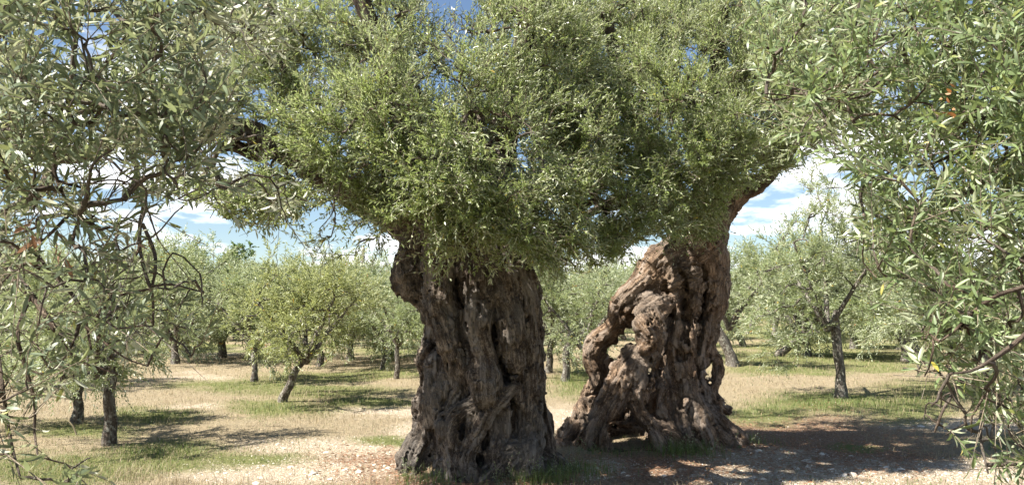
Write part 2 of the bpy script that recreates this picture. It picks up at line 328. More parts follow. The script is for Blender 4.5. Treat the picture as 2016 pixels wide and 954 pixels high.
# ------------------------------------------------------------------ gnarled trunks: strands of wood fused in a distance grid
class Grid:
    def __init__(s, lo, hi, h):
        s.lo = np.array(lo, dtype=float); s.h = h; s.n = np.ceil((np.array(hi) - s.lo) / h).astype(int)
        s.D = np.full(s.n, 1.0, dtype=np.float32); s.F = np.zeros((*s.n, 3), dtype=np.float32)
        s.ax = [(s.lo[a] + np.arange(s.n[a]) * h).astype(np.float32) for a in range(3)]
    def box(s, lo, hi):
        a = np.clip(np.floor((lo - s.lo) / s.h).astype(int), 0, s.n); b = np.clip(np.ceil((hi - s.lo) / s.h).astype(int) + 1, 0, s.n)
        return tuple(slice(x, y) for x, y in zip(a, b))
    def field(s, pts, mg=0.16):
        p = pts[:, :3]; r = pts[:, 3]; bx = s.box(p.min(0) - r.max() - mg, p.max(0) + r.max() + mg)
        sh = tuple(q.stop - q.start for q in bx)
        if min(sh) <= 0: return None
        dl = np.full(sh, 0.5, dtype=np.float32); fl = np.zeros((*sh, 3), dtype=np.float32); u0 = 0.0
        tan = norm(np.gradient(p, axis=0)); N = perp(tan[:1])[0][0]
        for k in range(len(p) - 1):
            a, b = p[k], p[k + 1]; L = np.linalg.norm(b - a); t = (b - a) / max(L, 1e-6)
            N = N - t * np.dot(N, t); N /= np.linalg.norm(N); B = np.cross(t, N)
            m = max(r[k], r[k + 1]) + mg
            sb = s.box(np.minimum(a, b) - m, np.maximum(a, b) + m)
            loc = tuple(slice(max(q.start - w.start, 0), max(q.stop - w.start, 0)) for q, w in zip(sb, bx))
            X = [s.ax[d][sb[d]] for d in range(3)]
            if min(len(x) for x in X) == 0: continue
            dx = X[0][:, None, None] - a[0]; dy = X[1][None, :, None] - a[1]; dz = X[2][None, None, :] - a[2]
            w = np.clip((dx * t[0] + dy * t[1] + dz * t[2]), 0, L)
            ex = dx - w * t[0]; ey = dy - w * t[1]; ez = dz - w * t[2]
            d = np.sqrt(ex * ex + ey * ey + ez * ez) - (r[k] + (r[k + 1] - r[k]) * w / max(L, 1e-6))
            cur = dl[loc]; mk = d < cur; cur[mk] = d[mk]
            f = fl[loc]
            f[..., 0][mk] = (ex * N[0] + ey * N[1] + ez * N[2])[mk]; f[..., 1][mk] = (ex * B[0] + ey * B[1] + ez * B[2])[mk]; f[..., 2][mk] = (u0 + w)[mk]
            u0 += L
        return bx, dl, fl
    def strand(s, pts, k=0.035, amp=0.02, seed=0.0, lump=0.03):
        res = s.field(catmull(pts, 0.06))
        if res is None: return
        bx, dl, fl = res
        near = np.abs(dl) < 0.085
        q = fl[near]
        rid = 1 - np.abs(fbm(np.stack([q[:, 0] / 0.055 + seed, q[:, 1] / 0.055, q[:, 2] / 0.34 + seed], -1), 2)) * 2
        lum = vnoise(np.stack([q[:, 0] / 0.12, q[:, 1] / 0.12 + seed, q[:, 2] / 0.13], -1))
        dl[near] -= amp * (rid - 0.5) + lump * lum
        D = s.D[bx]; F = s.F[bx]
        h = np.clip(0.5 + 0.5 * (D - dl) / k, 0, 1)
        mk = dl < D; F[mk] = fl[mk] + np.array([0, 0, seed * 1.7], dtype=np.float32)
        s.D[bx] = D * (1 - h) + dl * h - k * h * (1 - h)
    def carve(s, pts, k=0.03, rough=0.02):
        res = s.field(catmull(pts, 0.06))
        if res is None: return
        bx, dl, fl = res
        X, Y, Z = np.meshgrid(*[s.ax[d][bx[d]] for d in range(3)], indexing='ij')
        dl = dl + rough * vnoise(np.stack([X, Y, Z], -1) / 0.07)
        A = -s.D[bx]; h = np.clip(0.5 + 0.5 * (A - dl) / k, 0, 1)
        s.D[bx] = -(A * (1 - h) + dl * h - k * h * (1 - h))
    def finish(s, lumps=0.02):
        nr = np.abs(s.D) < 0.085
        ii = np.argwhere(nr); p = s.lo + ii * s.h
        f = s.F[nr]
        w1 = np.stack([vnoise(p / 0.16 + o) for o in (0.0, 17.3, 41.9)], -1); fw = f + 0.05 * w1
        g1 = fbm(np.stack([fw[:, 0] / 0.06, fw[:, 1] / 0.06, fw[:, 2] / 0.30], -1), 2)
        g2 = vnoise(np.stack([fw[:, 0] / 0.028, fw[:, 1] / 0.028, fw[:, 2] / 0.15 + 9], -1))
        kn = vnoise(p / 0.085 + 5.5); ho = vnoise(p / 0.055 + w1 * 0.7 + 23.0); rg = vnoise(p / 0.5 + 3.0)
        d = lumps * fbm(p / 0.17, 3) + 0.034 * (1 - sstep(0.0, 0.14, np.abs(g1))) - 0.010 + 0.012 * (1 - sstep(0.0, 0.3, np.abs(g2)))
        d = d - 0.017 * sstep(0.15, 0.6, kn) + 0.045 * sstep(0.55, 0.8, ho) * sstep(-0.2, 0.3, rg)
        s.D[nr] += d.astype(np.float32)
    def mesh(s, name):
        D, S = s.D, s.D < 0
        c = sum(S[a:a + s.n[0] - 1, b_:b_ + s.n[1] - 1, e:e + s.n[2] - 1].astype(np.int8) for a in (0, 1) for b_ in (0, 1) for e in (0, 1))
        mk = (c > 0) & (c < 8); idx = np.full(mk.shape, -1, dtype=np.int64); I = np.argwhere(mk); idx[mk] = np.arange(len(I))
        acc = np.zeros((len(I), 3)); cnt = np.zeros(len(I))
        for axis in range(3):
            o1, o2 = [x for x in range(3) if x != axis]
            for q in (0, 1):
                for w in (0, 1):
                    off = np.zeros(3, dtype=int); off[o1] = q; off[o2] = w; A = I + off; off2 = off.copy(); off2[axis] = 1; B = I + off2
                    da = D[A[:, 0], A[:, 1], A[:, 2]]; db = D[B[:, 0], B[:, 1], B[:, 2]]
                    x = (da < 0) != (db < 0); tt = np.where(x, da / np.where(x, da - db, 1), 0)
                    pt = off[None].astype(float).repeat(len(I), 0); pt[:, axis] = tt
                    acc[x] += pt[x]; cnt[x] += 1
        V = s.lo + (I + acc / np.maximum(cnt, 1)[:, None]) * s.h
        Fs = []
        for axis in range(3):
            a1, a2 = (axis + 1) % 3, (axis + 2) % 3
            sl0 = [slice(1, -1)] * 3; sl1 = [slice(1, -1)] * 3; sl0[axis] = slice(0, -1); sl1[axis] = slice(1, None)
            s0 = S[tuple(sl0)]; s1 = S[tuple(sl1)]
            E = np.argwhere(s0 != s1); ins = s0[s0 != s1]
            st = np.array([1, 1, 1]); st[axis] = 0; E = E + st
            def g(d1, d2):
                Q = E.copy(); Q[:, a1] += d1; Q[:, a2] += d2; return idx[Q[:, 0], Q[:, 1], Q[:, 2]]
            quad = np.stack([g(-1, -1), g(0, -1), g(0, 0), g(-1, 0)], -1)
            quad[~ins] = quad[~ins][:, ::-1]
            Fs.append(quad[(quad >= 0).all(1)])
        Fq = np.vstack(Fs)
        # keep only the largest connected piece (label spreading along faces)
        lab = np.arange(len(V))
        for _ in range(400):
            mn = lab[Fq].min(1); old = lab.copy()
            for cidx in range(4): np.minimum.at(lab, Fq[:, cidx], mn)
            lab = lab[lab]
            if (lab == old).all(): break
        u, ct = np.unique(lab, return_counts=True); keep = lab == u[ct.argmax()]
        Fq = Fq[keep[Fq].all(1)]; new = np.cumsum(keep) - 1
        fib = s.F[I[:, 0], I[:, 1], I[:, 2]]
        V2 = V.copy()
        return mesh_np(name, V2[keep], [new[Fq]], True, {'fib': fib[keep]})

def strand_pts(L, Y0, fpx=F_PX):
    out = []
    for px, py, dy, r in L:
        Y = Y0 + dy; w = P(px, py, Y); out.append((*w, r * Y / fpx))
    return np.array(out)

YL = 7.7
left_strands = [
    [(945, 985, .12, 90), (950, 850, .15, 74), (955, 750, .15, 70), (950, 650, .15, 72), (925, 560, .12, 80), (895, 480, .10, 82), (880, 420, .10, 66), (880, 370, .12, 50)],
    [(790, 985, -.1, 24), (815, 900, -.05, 28), (838, 845, 0, 26), (842, 800, 0, 22), (848, 750, 0, 20), (852, 700, 0, 24), (866, 640, 0, 28), (858, 600, 0, 30), (835, 560, 0, 38), (820, 520, 0, 40), (835, 460, 0, 42), (840, 410, 0, 36)],
    [(845, 980, .05, 34), (858, 900, .02, 36), (865, 840, .0, 34)],
    [(836, 790, -.02, 18), (832, 806, -.02, 19), (840, 826, -.02, 16)], [(846, 690, -.05, 18), (834, 708, -.05, 18), (842, 728, -.05, 13)],
    [(816, 505, -.05, 33), (806, 535, -.1, 35), (808, 560, -.12, 29)],
    [(872, 500, -.30, 40), (866, 590, -.40, 30), (880, 650, -.43, 25), (893, 700, -.42, 22), (905, 745, -.38, 20), (918, 790, -.35, 16)],
    [(935, 500, -.30, 46), (937, 590, -.43, 36), (935, 645, -.45, 30), (950, 700, -.42, 24), (955, 752, -.45, 36), (958, 788, -.4, 18)],
    [(975, 440, -.05, 46), (985, 500, -.15, 46), (1018, 570, -.2, 42), (1032, 620, -.2, 36), (1036, 680, -.2, 34), (1038, 740, -.2, 32), (1036, 800, -.22, 32), (1033, 860, -.25, 36), (1028, 910, -.3, 42), (1018, 985, -.35, 50)],
    [(1030, 590, 0, 30), (1045, 660, 0, 22), (1052, 730, 0, 22), (1058, 800, 0, 20), (1062, 850, 0, 22), (1070, 910, 0, 26), (1095, 965, 0, 26)],
    [(985, 560, -.36, 34), (1000, 620, -.4, 28), (1008, 680, -.38, 26), (1014, 740, -.33, 18), (1012, 790, -.3, 10)],
    [(962, 770, -.42, 20), (935, 790, -.43, 19), (905, 806, -.43, 17), (882, 832, -.43, 17), (880, 862, -.43, 16), (892, 897, -.43, 19), (900, 975, -.47, 28)],
    [(1000, 765, -.35, 16), (965, 800, -.42, 16), (945, 835, -.45, 16), (930, 870, -.45, 15), (918, 905, -.46, 19), (925, 985, -.5, 30)],
    [(985, 800, -.32, 24), (985, 850, -.33, 28), (975, 900, -.34, 30), (985, 985, -.4, 38)],
    [(932, 802, -.42, 12), (926, 840, -.44, 13), (936, 878, -.42, 10)],
    [(1012, 888, -.38, 22), (975, 930, -.46, 20), (930, 980, -.55, 20)],
    [(855, 860, -.1, 22), (825, 915, -.2, 18), (800, 980, -.28, 18)],
    [(1070, 900, -.05, 24), (1110, 930, -.05, 24), (1165, 975, -.1, 14)], [(1075, 925, -.25, 18), (1095, 960, -.35, 18)],
    [(866, 720, -.28, 28), (864, 790, -.3, 28), (868, 850, -.3, 24), (872, 930, -.36, 22), (860, 985, -.42, 20)],
    [(905, 690, -.38, 20), (915, 730, -.4, 14), (902, 770, -.4, 12), (890, 800, -.4, 10)],
    [(760, 425, -.05, 24), (800, 440, 0, 34), (850, 470, 0, 50)], [(1000, 400, 0, 30), (975, 440, 0, 40), (950, 490, 0, 50)],
]
left_carves = [
    [(1014, 725, -.46, 8), (1011, 800, -.46, 12), (1009, 870, -.48, 12)], [(846, 555, -.36, 14), (860, 625, -.36, 14), (876, 690, -.42, 11), (882, 720, -.42, 7)],
    [(902, 555, -.48, 20), (912, 620, -.5, 19), (922, 690, -.5, 10)], [(850, 860, -.36, 16), (846, 900, -.40, 24), (842, 945, -.44, 22)],
    [(958, 845, -.5, 13), (950, 900, -.52, 15)], [(905, 838, -.5, 13), (908, 885, -.5, 11)], [(975, 575, -.52, 10), (978, 650, -.52, 12), (985, 725, -.5, 9)],
    [(1072, 816, -1.0, 5), (1066, 816, .6, 4.5)], [(1032, 630, -.46, 7), (1022, 720, -.44, 7)], [(870, 600, -.55, 9), (880, 615, -.5, 10)],
    [(897, 715, -.5, 8), (915, 755, -.5, 9)], [(995, 900, -.5, 12), (1005, 950, -.52, 12)], [(835, 740, -.1, 11), (846, 775, -.2, 11)], [(872, 760, -.48, 9), (868, 820, -.48, 9)], [(985, 775, -.5, 9), (1000, 810, -.5, 9)],
]
def build_trunk(name, strands, carves, Y0, lo, hi, h, kk=0.032, pits=None, relief=1.0):
    g = Grid(lo, hi, h)
    fwd = lambda L: [[(a, b_, d * relief if -0.7 < d < -0.25 else d, r) for a, b_, d, r in q] for q in L]; strands, carves = fwd(strands), fwd(carves)
    for n_, s_ in enumerate(strands): g.strand(strand_pts(s_, Y0), k=0.05 if n_ == 0 else kk, amp=0.012 if n_ == 0 else 0.022, seed=3.1 * n_ + 0.7)
    for c_ in carves:
        g.carve(strand_pts(c_, Y0), k=0.02, rough=0.014)
        if abs(c_[0][2]) < 0.7: g.carve(strand_pts([(a, b_, d + 0.19, r * 0.95) for a, b_, d, r in c_], Y0), k=0.02, rough=0.014)
    g.finish(0.022)
    for c_ in (pits or []): g.carve(strand_pts(c_, Y0), k=0.015, rough=0.022)
    return g.mesh(name)
ltree = empty('ancient_olive_tree', (*LT, float(gh(*LT))), 'huge ancient olive with broad braided shady trunk, nearest of the two old trunks', 'olive tree')
lo = np.minimum(P(760, 990, 7.3), P(740, 400, 7.0)) - 0.05; hi = np.maximum(P(1200, 340, 8.6), P(1200, 400, 8.6)) + 0.1
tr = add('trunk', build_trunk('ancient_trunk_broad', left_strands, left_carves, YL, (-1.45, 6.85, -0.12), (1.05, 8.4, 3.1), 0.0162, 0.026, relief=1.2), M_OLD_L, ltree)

YR = 9.3
right_strands = [
    [(1360, 900, .15, 55), (1358, 800, .15, 46), (1352, 720, .10, 42), (1362, 650, .05, 46), (1378, 590, 0, 48), (1384, 540, 0, 46), (1382, 490, 0, 46), (1392, 440, 0, 42), (1408, 400, 0, 36), (1440, 375, 0, 24)],
    [(1400, 520, .0, 28), (1406, 570, 0, 30), (1398, 620, 0, 24), (1392, 670, 0, 18), (1404, 700, 0, 11), (1413, 726, 0, 9), (1410, 752, -.02, 10), (1398, 775, -.08, 15), (1412, 792, -.1, 14), (1432, 808, -.1, 8)],
    [(1372, 690, -.1, 18), (1374, 730, -.12, 14), (1380, 770, -.12, 18), (1378, 810, -.15, 26), (1385, 870, -.1, 34)],
    [(1370, 480, -.1, 50), (1335, 505, -.15, 40), (1302, 535, -.2, 34), (1268, 572, -.25, 30), (1238, 598, -.25, 22), (1220, 625, -.2, 18), (1204, 648, -.17, 18), (1175, 672, -.12, 18), (1162, 702, -.1, 14), (1172, 735, -.1, 14), (1166, 770, -.1, 16), (1146, 810, -.1, 18), (1128, 850, -.1, 24), (1108, 890, -.1, 24)],
    [(1330, 540, -.2, 40), (1318, 580, -.25, 26), (1300, 600, -.35, 16)],
    [(1325, 590, -.35, 18), (1292, 608, -.48, 20), (1268, 622, -.52, 18), (1272, 655, -.58, 26), (1284, 688, -.54, 19), (1262, 702, -.5, 22), (1240, 735, -.5, 24), (1216, 770, -.5, 22), (1196, 805, -.5, 19), (1176, 845, -.5, 18), (1162, 895, -.5, 20)],
    [(1288, 622, -.55, 14), (1298, 648, -.56, 14), (1290, 676, -.55, 13)],
    [(1243, 688, -.4, 13), (1212, 732, -.45, 14), (1192, 780, -.45, 14), (1178, 822, -.45, 16)],
    [(1268, 705, -.5, 24), (1258, 750, -.52, 26), (1256, 790, -.56, 20), (1268, 820, -.58, 12), (1288, 850, -.6, 13), (1312, 890, -.6, 18)],
    [(1325, 600, -.2, 30), (1312, 655, -.2, 26), (1308, 705, -.25, 20), (1318, 760, -.3, 25), (1330, 820, -.36, 28), (1338, 895, -.42, 34)],
    [(1350, 600, -.2, 32), (1345, 650, -.25, 26), (1350, 700, -.33, 20), (1354, 748, -.4, 20), (1366, 790, -.44, 21), (1384, 835, -.44, 24), (1398, 880, -.4, 26)],
    [(1240, 780, -.56, 12), (1256, 812, -.58, 10), (1285, 836, -.58, 10), (1325, 850, -.56, 13), (1362, 882, -.56, 18)],
    [(1388, 800, -.2, 16), (1415, 828, -.25, 18), (1455, 870, -.3, 16)], [(1390, 835, -.4, 18), (1425, 865, -.45, 16)],
    [(1225, 890, -.62, 12), (1290, 900, -.6, 20), (1360, 893, -.5, 24)],
    [(1110, 875, -.15, 18), (1160, 892, -.4, 16)], [(1150, 800, -.15, 12), (1160, 840, -.3, 12), (1150, 885, -.35, 18)],
    [(1230, 870, .48, 50), (1280, 800, .46, 40), (1330, 730, .38, 32), (1348, 650, .28, 36), (1350, 560, .14, 48)],
    [(1300, 560, -.28, 22), (1270, 585, -.36, 14), (1235, 605, -.33, 10)],
    [(1400, 440, 0, 30), (1452, 378, -.02, 20), (1490, 360, -.05, 20)], [(1360, 470, -.05, 40), (1340, 430, 0, 30), (1320, 390, 0, 26)],
    [(1420, 860, .1, 18), (1380, 880, 0, 30)],
    [(1335, 548, -.12, 26), (1292, 588, -.16, 18), (1256, 616, -.14, 14), (1230, 640, -.1, 12), (1200, 668, -.04, 11), (1178, 698, -.0, 11), (1180, 742, .0, 10), (1174, 785, .0, 12), (1156, 825, -.06, 15), (1144, 880, -.12, 18)],
    [(1345, 492, -.22, 26), (1300, 512, -.3, 20), (1268, 548, -.34, 18), (1238, 578, -.34, 15), (1214, 604, -.3, 13), (1210, 628, -.24, 10)], [(1262, 545, -.2, 16), (1222, 592, -.22, 14)], [(1296, 500, -.15, 20), (1270, 530, -.2, 20)],
    [(1262, 640, -.62, 16), (1280, 665, -.66, 16), (1268, 684, -.62, 13)], [(1236, 740, -.6, 12), (1222, 790, -.62, 12), (1200, 840, -.62, 13), (1196, 890, -.62, 14)],
    [(1165, 882, -.1, 24), (1240, 882, -.1, 30), (1310, 888, -.1, 28)], [(1190, 892, -.35, 18), (1235, 896, -.4, 18), (1275, 898, -.42, 18)],
    [(1192, 715, .42, 16), (1190, 765, .42, 26), (1186, 830, .40, 36), (1178, 890, .36, 34)], [(1130, 885, .2, 34), (1200, 870, .3, 44), (1290, 885, .3, 50)], [(1195, 800, .45, 28), (1235, 770, .48, 30), (1262, 740, .48, 16)],
    [(1350, 545, -.22, 36), (1320, 560, -.28, 28), (1285, 575, -.32, 22), (1250, 600, -.3, 12)], [(1362, 500, -.2, 34), (1330, 520, -.25, 26), (1300, 540, -.28, 18)],
    [(1340, 560, -.3, 16), (1335, 620, -.32, 14), (1330, 680, -.34, 13), (1334, 740, -.4, 12)], [(1395, 560, -.22, 16), (1388, 620, -.24, 14), (1378, 680, -.22, 12), (1376, 720, -.2, 10)], [(1368, 540, -.3, 12), (1366, 600, -.3, 12), (1362, 660, -.3, 10)],
    [(1305, 770, -.42, 12), (1300, 800, -.48, 11), (1312, 830, -.52, 10)], [(1350, 790, -.5, 10), (1340, 820, -.54, 11), (1350, 860, -.55, 14)],
]
right_carves = [
    [(1393, 728, -1., 6.5), (1393, 728, 1., 6.5)], [(1392, 741, -1., 7.5), (1392, 741, 1., 7.5)], [(1397, 753, -1., 6), (1397, 753, 1., 6)],
    [(1282, 706, -1., 4), (1282, 706, 1., 4)], [(1282, 713, -1., 5), (1282, 713, 1., 5)], [(1281, 720, -1., 5.5), (1281, 720, 1., 5.5)], [(1279, 728, -1., 5), (1279, 728, 1., 5)], [(1277, 735, -1., 4), (1277, 735, 1., 4)],
    [(1226, 668, -1., 12), (1226, 668, 1., 12)], [(1212, 686, -1., 12), (1212, 686, 1., 12)], [(1236, 652, -1., 9), (1236, 652, 1., 9)], [(1205, 720, -.3, 16), (1202, 780, -.2, 17), (1196, 830, -.2, 15)], [(1300, 650, -.35, 12), (1300, 710, -.3, 13), (1296, 770, -.3, 13)], [(1300, 600, -.42, 9), (1296, 585, -.45, 9)], [(1246, 628, -.5, 13), (1250, 660, -.45, 13)], [(1200, 730, -.3, 10), (1196, 790, -.34, 11), (1180, 840, -.34, 10)],
    [(1222, 845, -.9, 28), (1228, 852, -.5, 36), (1238, 858, -.0, 36)], [(1250, 640, -.45, 14), (1245, 670, -.4, 14)],
    [(1345, 560, -.36, 11), (1350, 640, -.34, 14), (1340, 700, -.40, 12)], [(1378, 530, -.28, 12), (1382, 600, -.26, 15), (1368, 690, -.26, 12)], [(1310, 565, -.40, 10), (1318, 620, -.34, 16), (1300, 690, -.40, 11)], [(1330, 770, -.52, 9), (1345, 830, -.56, 9)], [(1370, 720, -.38, 8), (1372, 800, -.42, 9)], [(1285, 760, -.6, 9), (1296, 810, -.62, 9)], [(1235, 770, -.66, 6), (1218, 820, -.66, 7)],
    [(1302, 690, -.5, 8), (1296, 740, -.5, 9), (1292, 790, -.55, 10)], [(1336, 690, -.52, 7), (1336, 740, -.52, 8)], [(1150, 862, -.5, 10), (1165, 830, -.4, 9)],
    [(1208, 838, -.8, 6), (1210, 838, .8, 5)], [(1340, 525, -.38, 10), (1345, 570, -.4, 12), (1342, 620, -.45, 9)], [(1240, 625, -.5, 8), (1222, 640, -.4, 8)],
]
rp = np.random.default_rng(3); pits = []
for _ in range(16):
    x, y = rp.uniform(1345, 1428), rp.uniform(500, 690); r_ = rp.uniform(1.6, 4.2)
    pits.append([(x, y, -.36, r_), (x + rp.uniform(-6, 6), y + rp.uniform(14, 34), -.3, r_ * 0.8), (x + rp.uniform(-8, 8), y + rp.uniform(36, 50), -.34, r_ * 0.5)])
rtree = empty('ancient_olive_tree', (*RT, float(gh(*RT))), 'ancient leaning olive with hollow see-through twisted trunk, right of the broad trunk', 'olive tree')
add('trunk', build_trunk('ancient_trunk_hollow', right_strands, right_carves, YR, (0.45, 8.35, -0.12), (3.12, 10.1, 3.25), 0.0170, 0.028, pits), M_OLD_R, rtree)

# ------------------------------------------------------------------ foliage machinery
def in_poly(px, py, poly):
    inside = np.zeros(px.shape, dtype=bool); n = len(poly)
    for i in range(n):
        x1, y1 = poly[i]; x2, y2 = poly[(i + 1) % n]
        c = ((y1 > py) != (y2 > py)) & (px < (x2 - x1) * (py - y1) / ((y2 - y1) if y2 != y1 else 1e-9) + x1)
        inside ^= c
    return inside
SV = np.array(sv); LANES = [(P(1250, 590, 9.0), .34), (P(1310, 535, 9.05), .36), (P(1180, 690, 9.1), .30), (P(1272, 655, 8.7), .26), (P(1225, 745, 8.8), .15), (P(1358, 770, 8.85), .12), (P(1410, 800, 9.1), .14), (P(1150, 800, 9.15), .22), (P(876, 600, 7.15), .06), (P(1042, 612, 7.35), .05), (P(945, 830, 7.15), .05), (P(955, 740, 7.1), .04), (P(838, 700, 7.6), .05), (P(825, 900, 7.5), .1), (P(1035, 800, 7.4), .05)]
_lr = np.random.default_rng(8)
NL = len(LANES)
for _ in range(44):
    _c = P(_lr.uniform(1180, 1790), 900, _lr.uniform(6.8, 11.0)); _c[2] = 0.0; LANES.append((_c, _lr.uniform(0.06, 0.18)))  # extra lanes cut at random to put sun flecks on the ground
def sunlit_gap(p, rng, pr=0.96):
    """crown cleared along added lanes toward the sun, to light trunks and ground"""
    k = np.ones(len(p), dtype=bool); u = rng.random(len(p))
    for n_, (c, r) in enumerate(LANES):
        q = p - c; t_ = q @ SV; d = np.linalg.norm(q - t_[:, None] * SV, axis=1); k &= ~((d < r) & (t_ > 0.3) & (u < (pr if n_ < NL else 0.85)))
    return k
def gate(p, opens, rng, wob=12):
    """keep flag for points: opens = [(polygon in photograph coordinates, chance of keeping)]"""
    px, py = proj(p); k = np.ones(len(p), dtype=bool)
    px = px + rng.normal(0, wob, len(p)); py = py + rng.normal(0, wob, len(p)); u = rng.random(len(p))
    for poly, pr in opens: k &= ~(in_poly(px, py, poly) & (u > pr))
    return k

def grow(skel, anchors, rng, pathw=0.3, sag=0.0, bend=0.14):
    """connect every anchor to the nearest wood; returns connections (points, parent) and how many hang on each"""
    m = len(anchors); skel = np.asarray(skel)
    cost = np.full(m, 1e9); bn = np.zeros(m, dtype=int)
    nodes = [x for x in skel]; owner = [-1] * len(skel); plen = [0.0] * len(skel)
    for s in range(0, len(skel), 64):
        d = np.linalg.norm(anchors[:, None] - skel[None, s:s + 64], axis=-1); j = d.argmin(1); dm = d[np.arange(m), j]
        up = dm < cost; cost[up] = dm[up]; bn[up] = j[up] + s
    alive = np.ones(m, dtype=bool); conns = []; par = []
    for it in range(m):
        a = int(np.where(alive, cost, 1e9).argmin()); alive[a] = False; j = bn[a]
        s, e = nodes[j], anchors[a]; L = np.linalg.norm(e - s)
        off = rng.normal(0, bend * L, 3); off[2] += 0.10 * L - sag * L
        tt = np.linspace(0, 1, 6)[:, None]
        path = s + (e - s) * tt + off * (4 * tt * (1 - tt)) * (0.6 + 0.4 * tt) + rng.normal(0, 0.025 * L, (6, 3)) * (tt * (1 - tt) * 4)
        conns.append(path); par.append(owner[j]); me_ = len(conns) - 1
        for k in range(1, 6):
            nodes.append(path[k]); owner.append(me_); pl = plen[j] + L * k / 5; plen.append(pl)
            d = np.linalg.norm(anchors - path[k], axis=1) + pathw * pl
            up = alive & (d < cost); cost[up] = d[up]; bn[up] = len(nodes) - 1
    cnt = np.ones(len(conns))
    for c in range(len(conns) - 1, -1, -1):
        if par[c] >= 0: cnt[par[c]] += cnt[c]
    return conns, par, cnt

class Leaves:
    def __init__(s): s.base = []; s.dir = []; s.nrm = []; s.L = []; s.W = []; s.t = []
    def cat(s):
        for k in ('base', 'dir', 'nrm', 'L', 'W', 't'): setattr(s, k, np.concatenate(getattr(s, k)))
        return s
    def sel(s, m):
        q = Leaves()
        for k in ('base', 'dir', 'nrm', 'L', 'W', 't'): setattr(q, k, getattr(s, k)[m])
        return q
def leaf_template(kind):
    if kind == 'small':
        v = np.array([[0, 0, 0], [0.5, 0.48, 0.10], [-0.5, 0.48, 0.10], [0, 1, 0.0]]); return v, [np.array([[0, 1, 3], [0, 3, 2]])]
    if kind == 'mid':
        v = [(0, 0, 0)] + [(sg * w, s_, -0.16 * s_ * s_ + 0.05) for s_, w in ((0.22, 0.36), (0.5, 0.5), (0.78, 0.36)) for sg in (1, -1)] + [(0, 1, -0.16)]
        return np.array(v), [np.array([[1, 3, 4, 2], [3, 5, 6, 4]]), np.array([[0, 1, 2], [5, 7, 6]])]
    st = [(0, 0.05), (0.22, 0.36), (0.5, 0.5), (0.78, 0.36), (1.0, 0.0)]
    v = []
    for s_, w in st: v.append((0, s_, -0.16 * s_ * s_ * 1.0))
    for s_, w in st[1:4]: v.append((w, s_, -0.16 * s_ * s_ + 0.05)); v.append((-w, s_, -0.16 * s_ * s_ + 0.05))
    q = np.array([[1, 5, 7, 2], [6, 1, 2, 8], [2, 7, 9, 3], [8, 2, 3, 10]]); tri = np.array([[0, 5, 1], [6, 0, 1], [3, 9, 4], [10, 3, 4]])
    return np.array(v), [q, tri]
def leaf_mesh(name, lv, kind='small', flip=None):
    T, F = leaf_template(kind); side = np.cross(lv.dir, lv.nrm)
    nv = len(T); n = len(lv.L)
    V = (lv.base[:, None] + side[:, None] * (T[None, :, 0:1] * lv.W[:, None, None]) + lv.dir[:, None] * (T[None, :, 1:2] * lv.L[:, None, None])
         + lv.nrm[:, None] * (T[None, :, 2:3] * lv.L[:, None, None]))
    off = (np.arange(n) * nv)[:, None, None]
    return mesh_np(name, V.reshape(-1, 3), [(f[None] + off).reshape(-1, f.shape[1]) for f in F], kind != 'small', {'tint': np.repeat(lv.t, nv)})

def shoot_leaves(lv, base, D, L, bendv, rng, K, ll, lw, ang=0.85, skip=0.14, tint=(0, 1)):
    """leaf pairs along shoots: base, direction (unit), length, bend vector"""
    n = len(base); N, B = perp(D); ph0 = rng.uniform(0, 6.28, n)
    for k in range(K):
        t = (k + 0.5) / K; pos = base + D * (L * t)[:, None] + 0.5 * bendv * (L * t * t)[:, None]
        T = norm(D + bendv * t)
        for sgn in (0, math.pi):
            ph = ph0 + k * 1.65 + sgn + rng.normal(0, 0.25, n)
            rad = N * np.cos(ph)[:, None] + B * np.sin(ph)[:, None]; rad = norm(rad - T * (rad * T).sum(1, keepdims=True))
            a = (ang * (1.0 - 0.5 * t * t) + rng.normal(0, 0.22, n))[:, None]
            d = norm(T * np.cos(a) + rad * np.sin(a)); nr = norm(T * np.sin(a) - rad * np.cos(a))
            rl = rng.normal(0, 0.5, n)[:, None]; sd = np.cross(d, nr); nr = norm(nr * np.cos(rl) + sd * np.sin(rl))
            d = norm(d + np.array([0, 0, -0.12])); nr = norm(nr - d * (nr * d).sum(1, keepdims=True))
            s = ll * rng.uniform(0.7, 1.12, n) * (1 - 0.25 * t * t)
            keep = rng.random(n) > skip
            lv.base.append(pos[keep]); lv.dir.append(d[keep]); lv.nrm.append(nr[keep]); lv.L.append(s[keep]); lv.W.append((s * lw * rng.uniform(0.85, 1.2, n))[keep])
            lv.t.append(np.clip(rng.random(n) * (tint[1] - tint[0]) + tint[0], 0, 1)[keep])
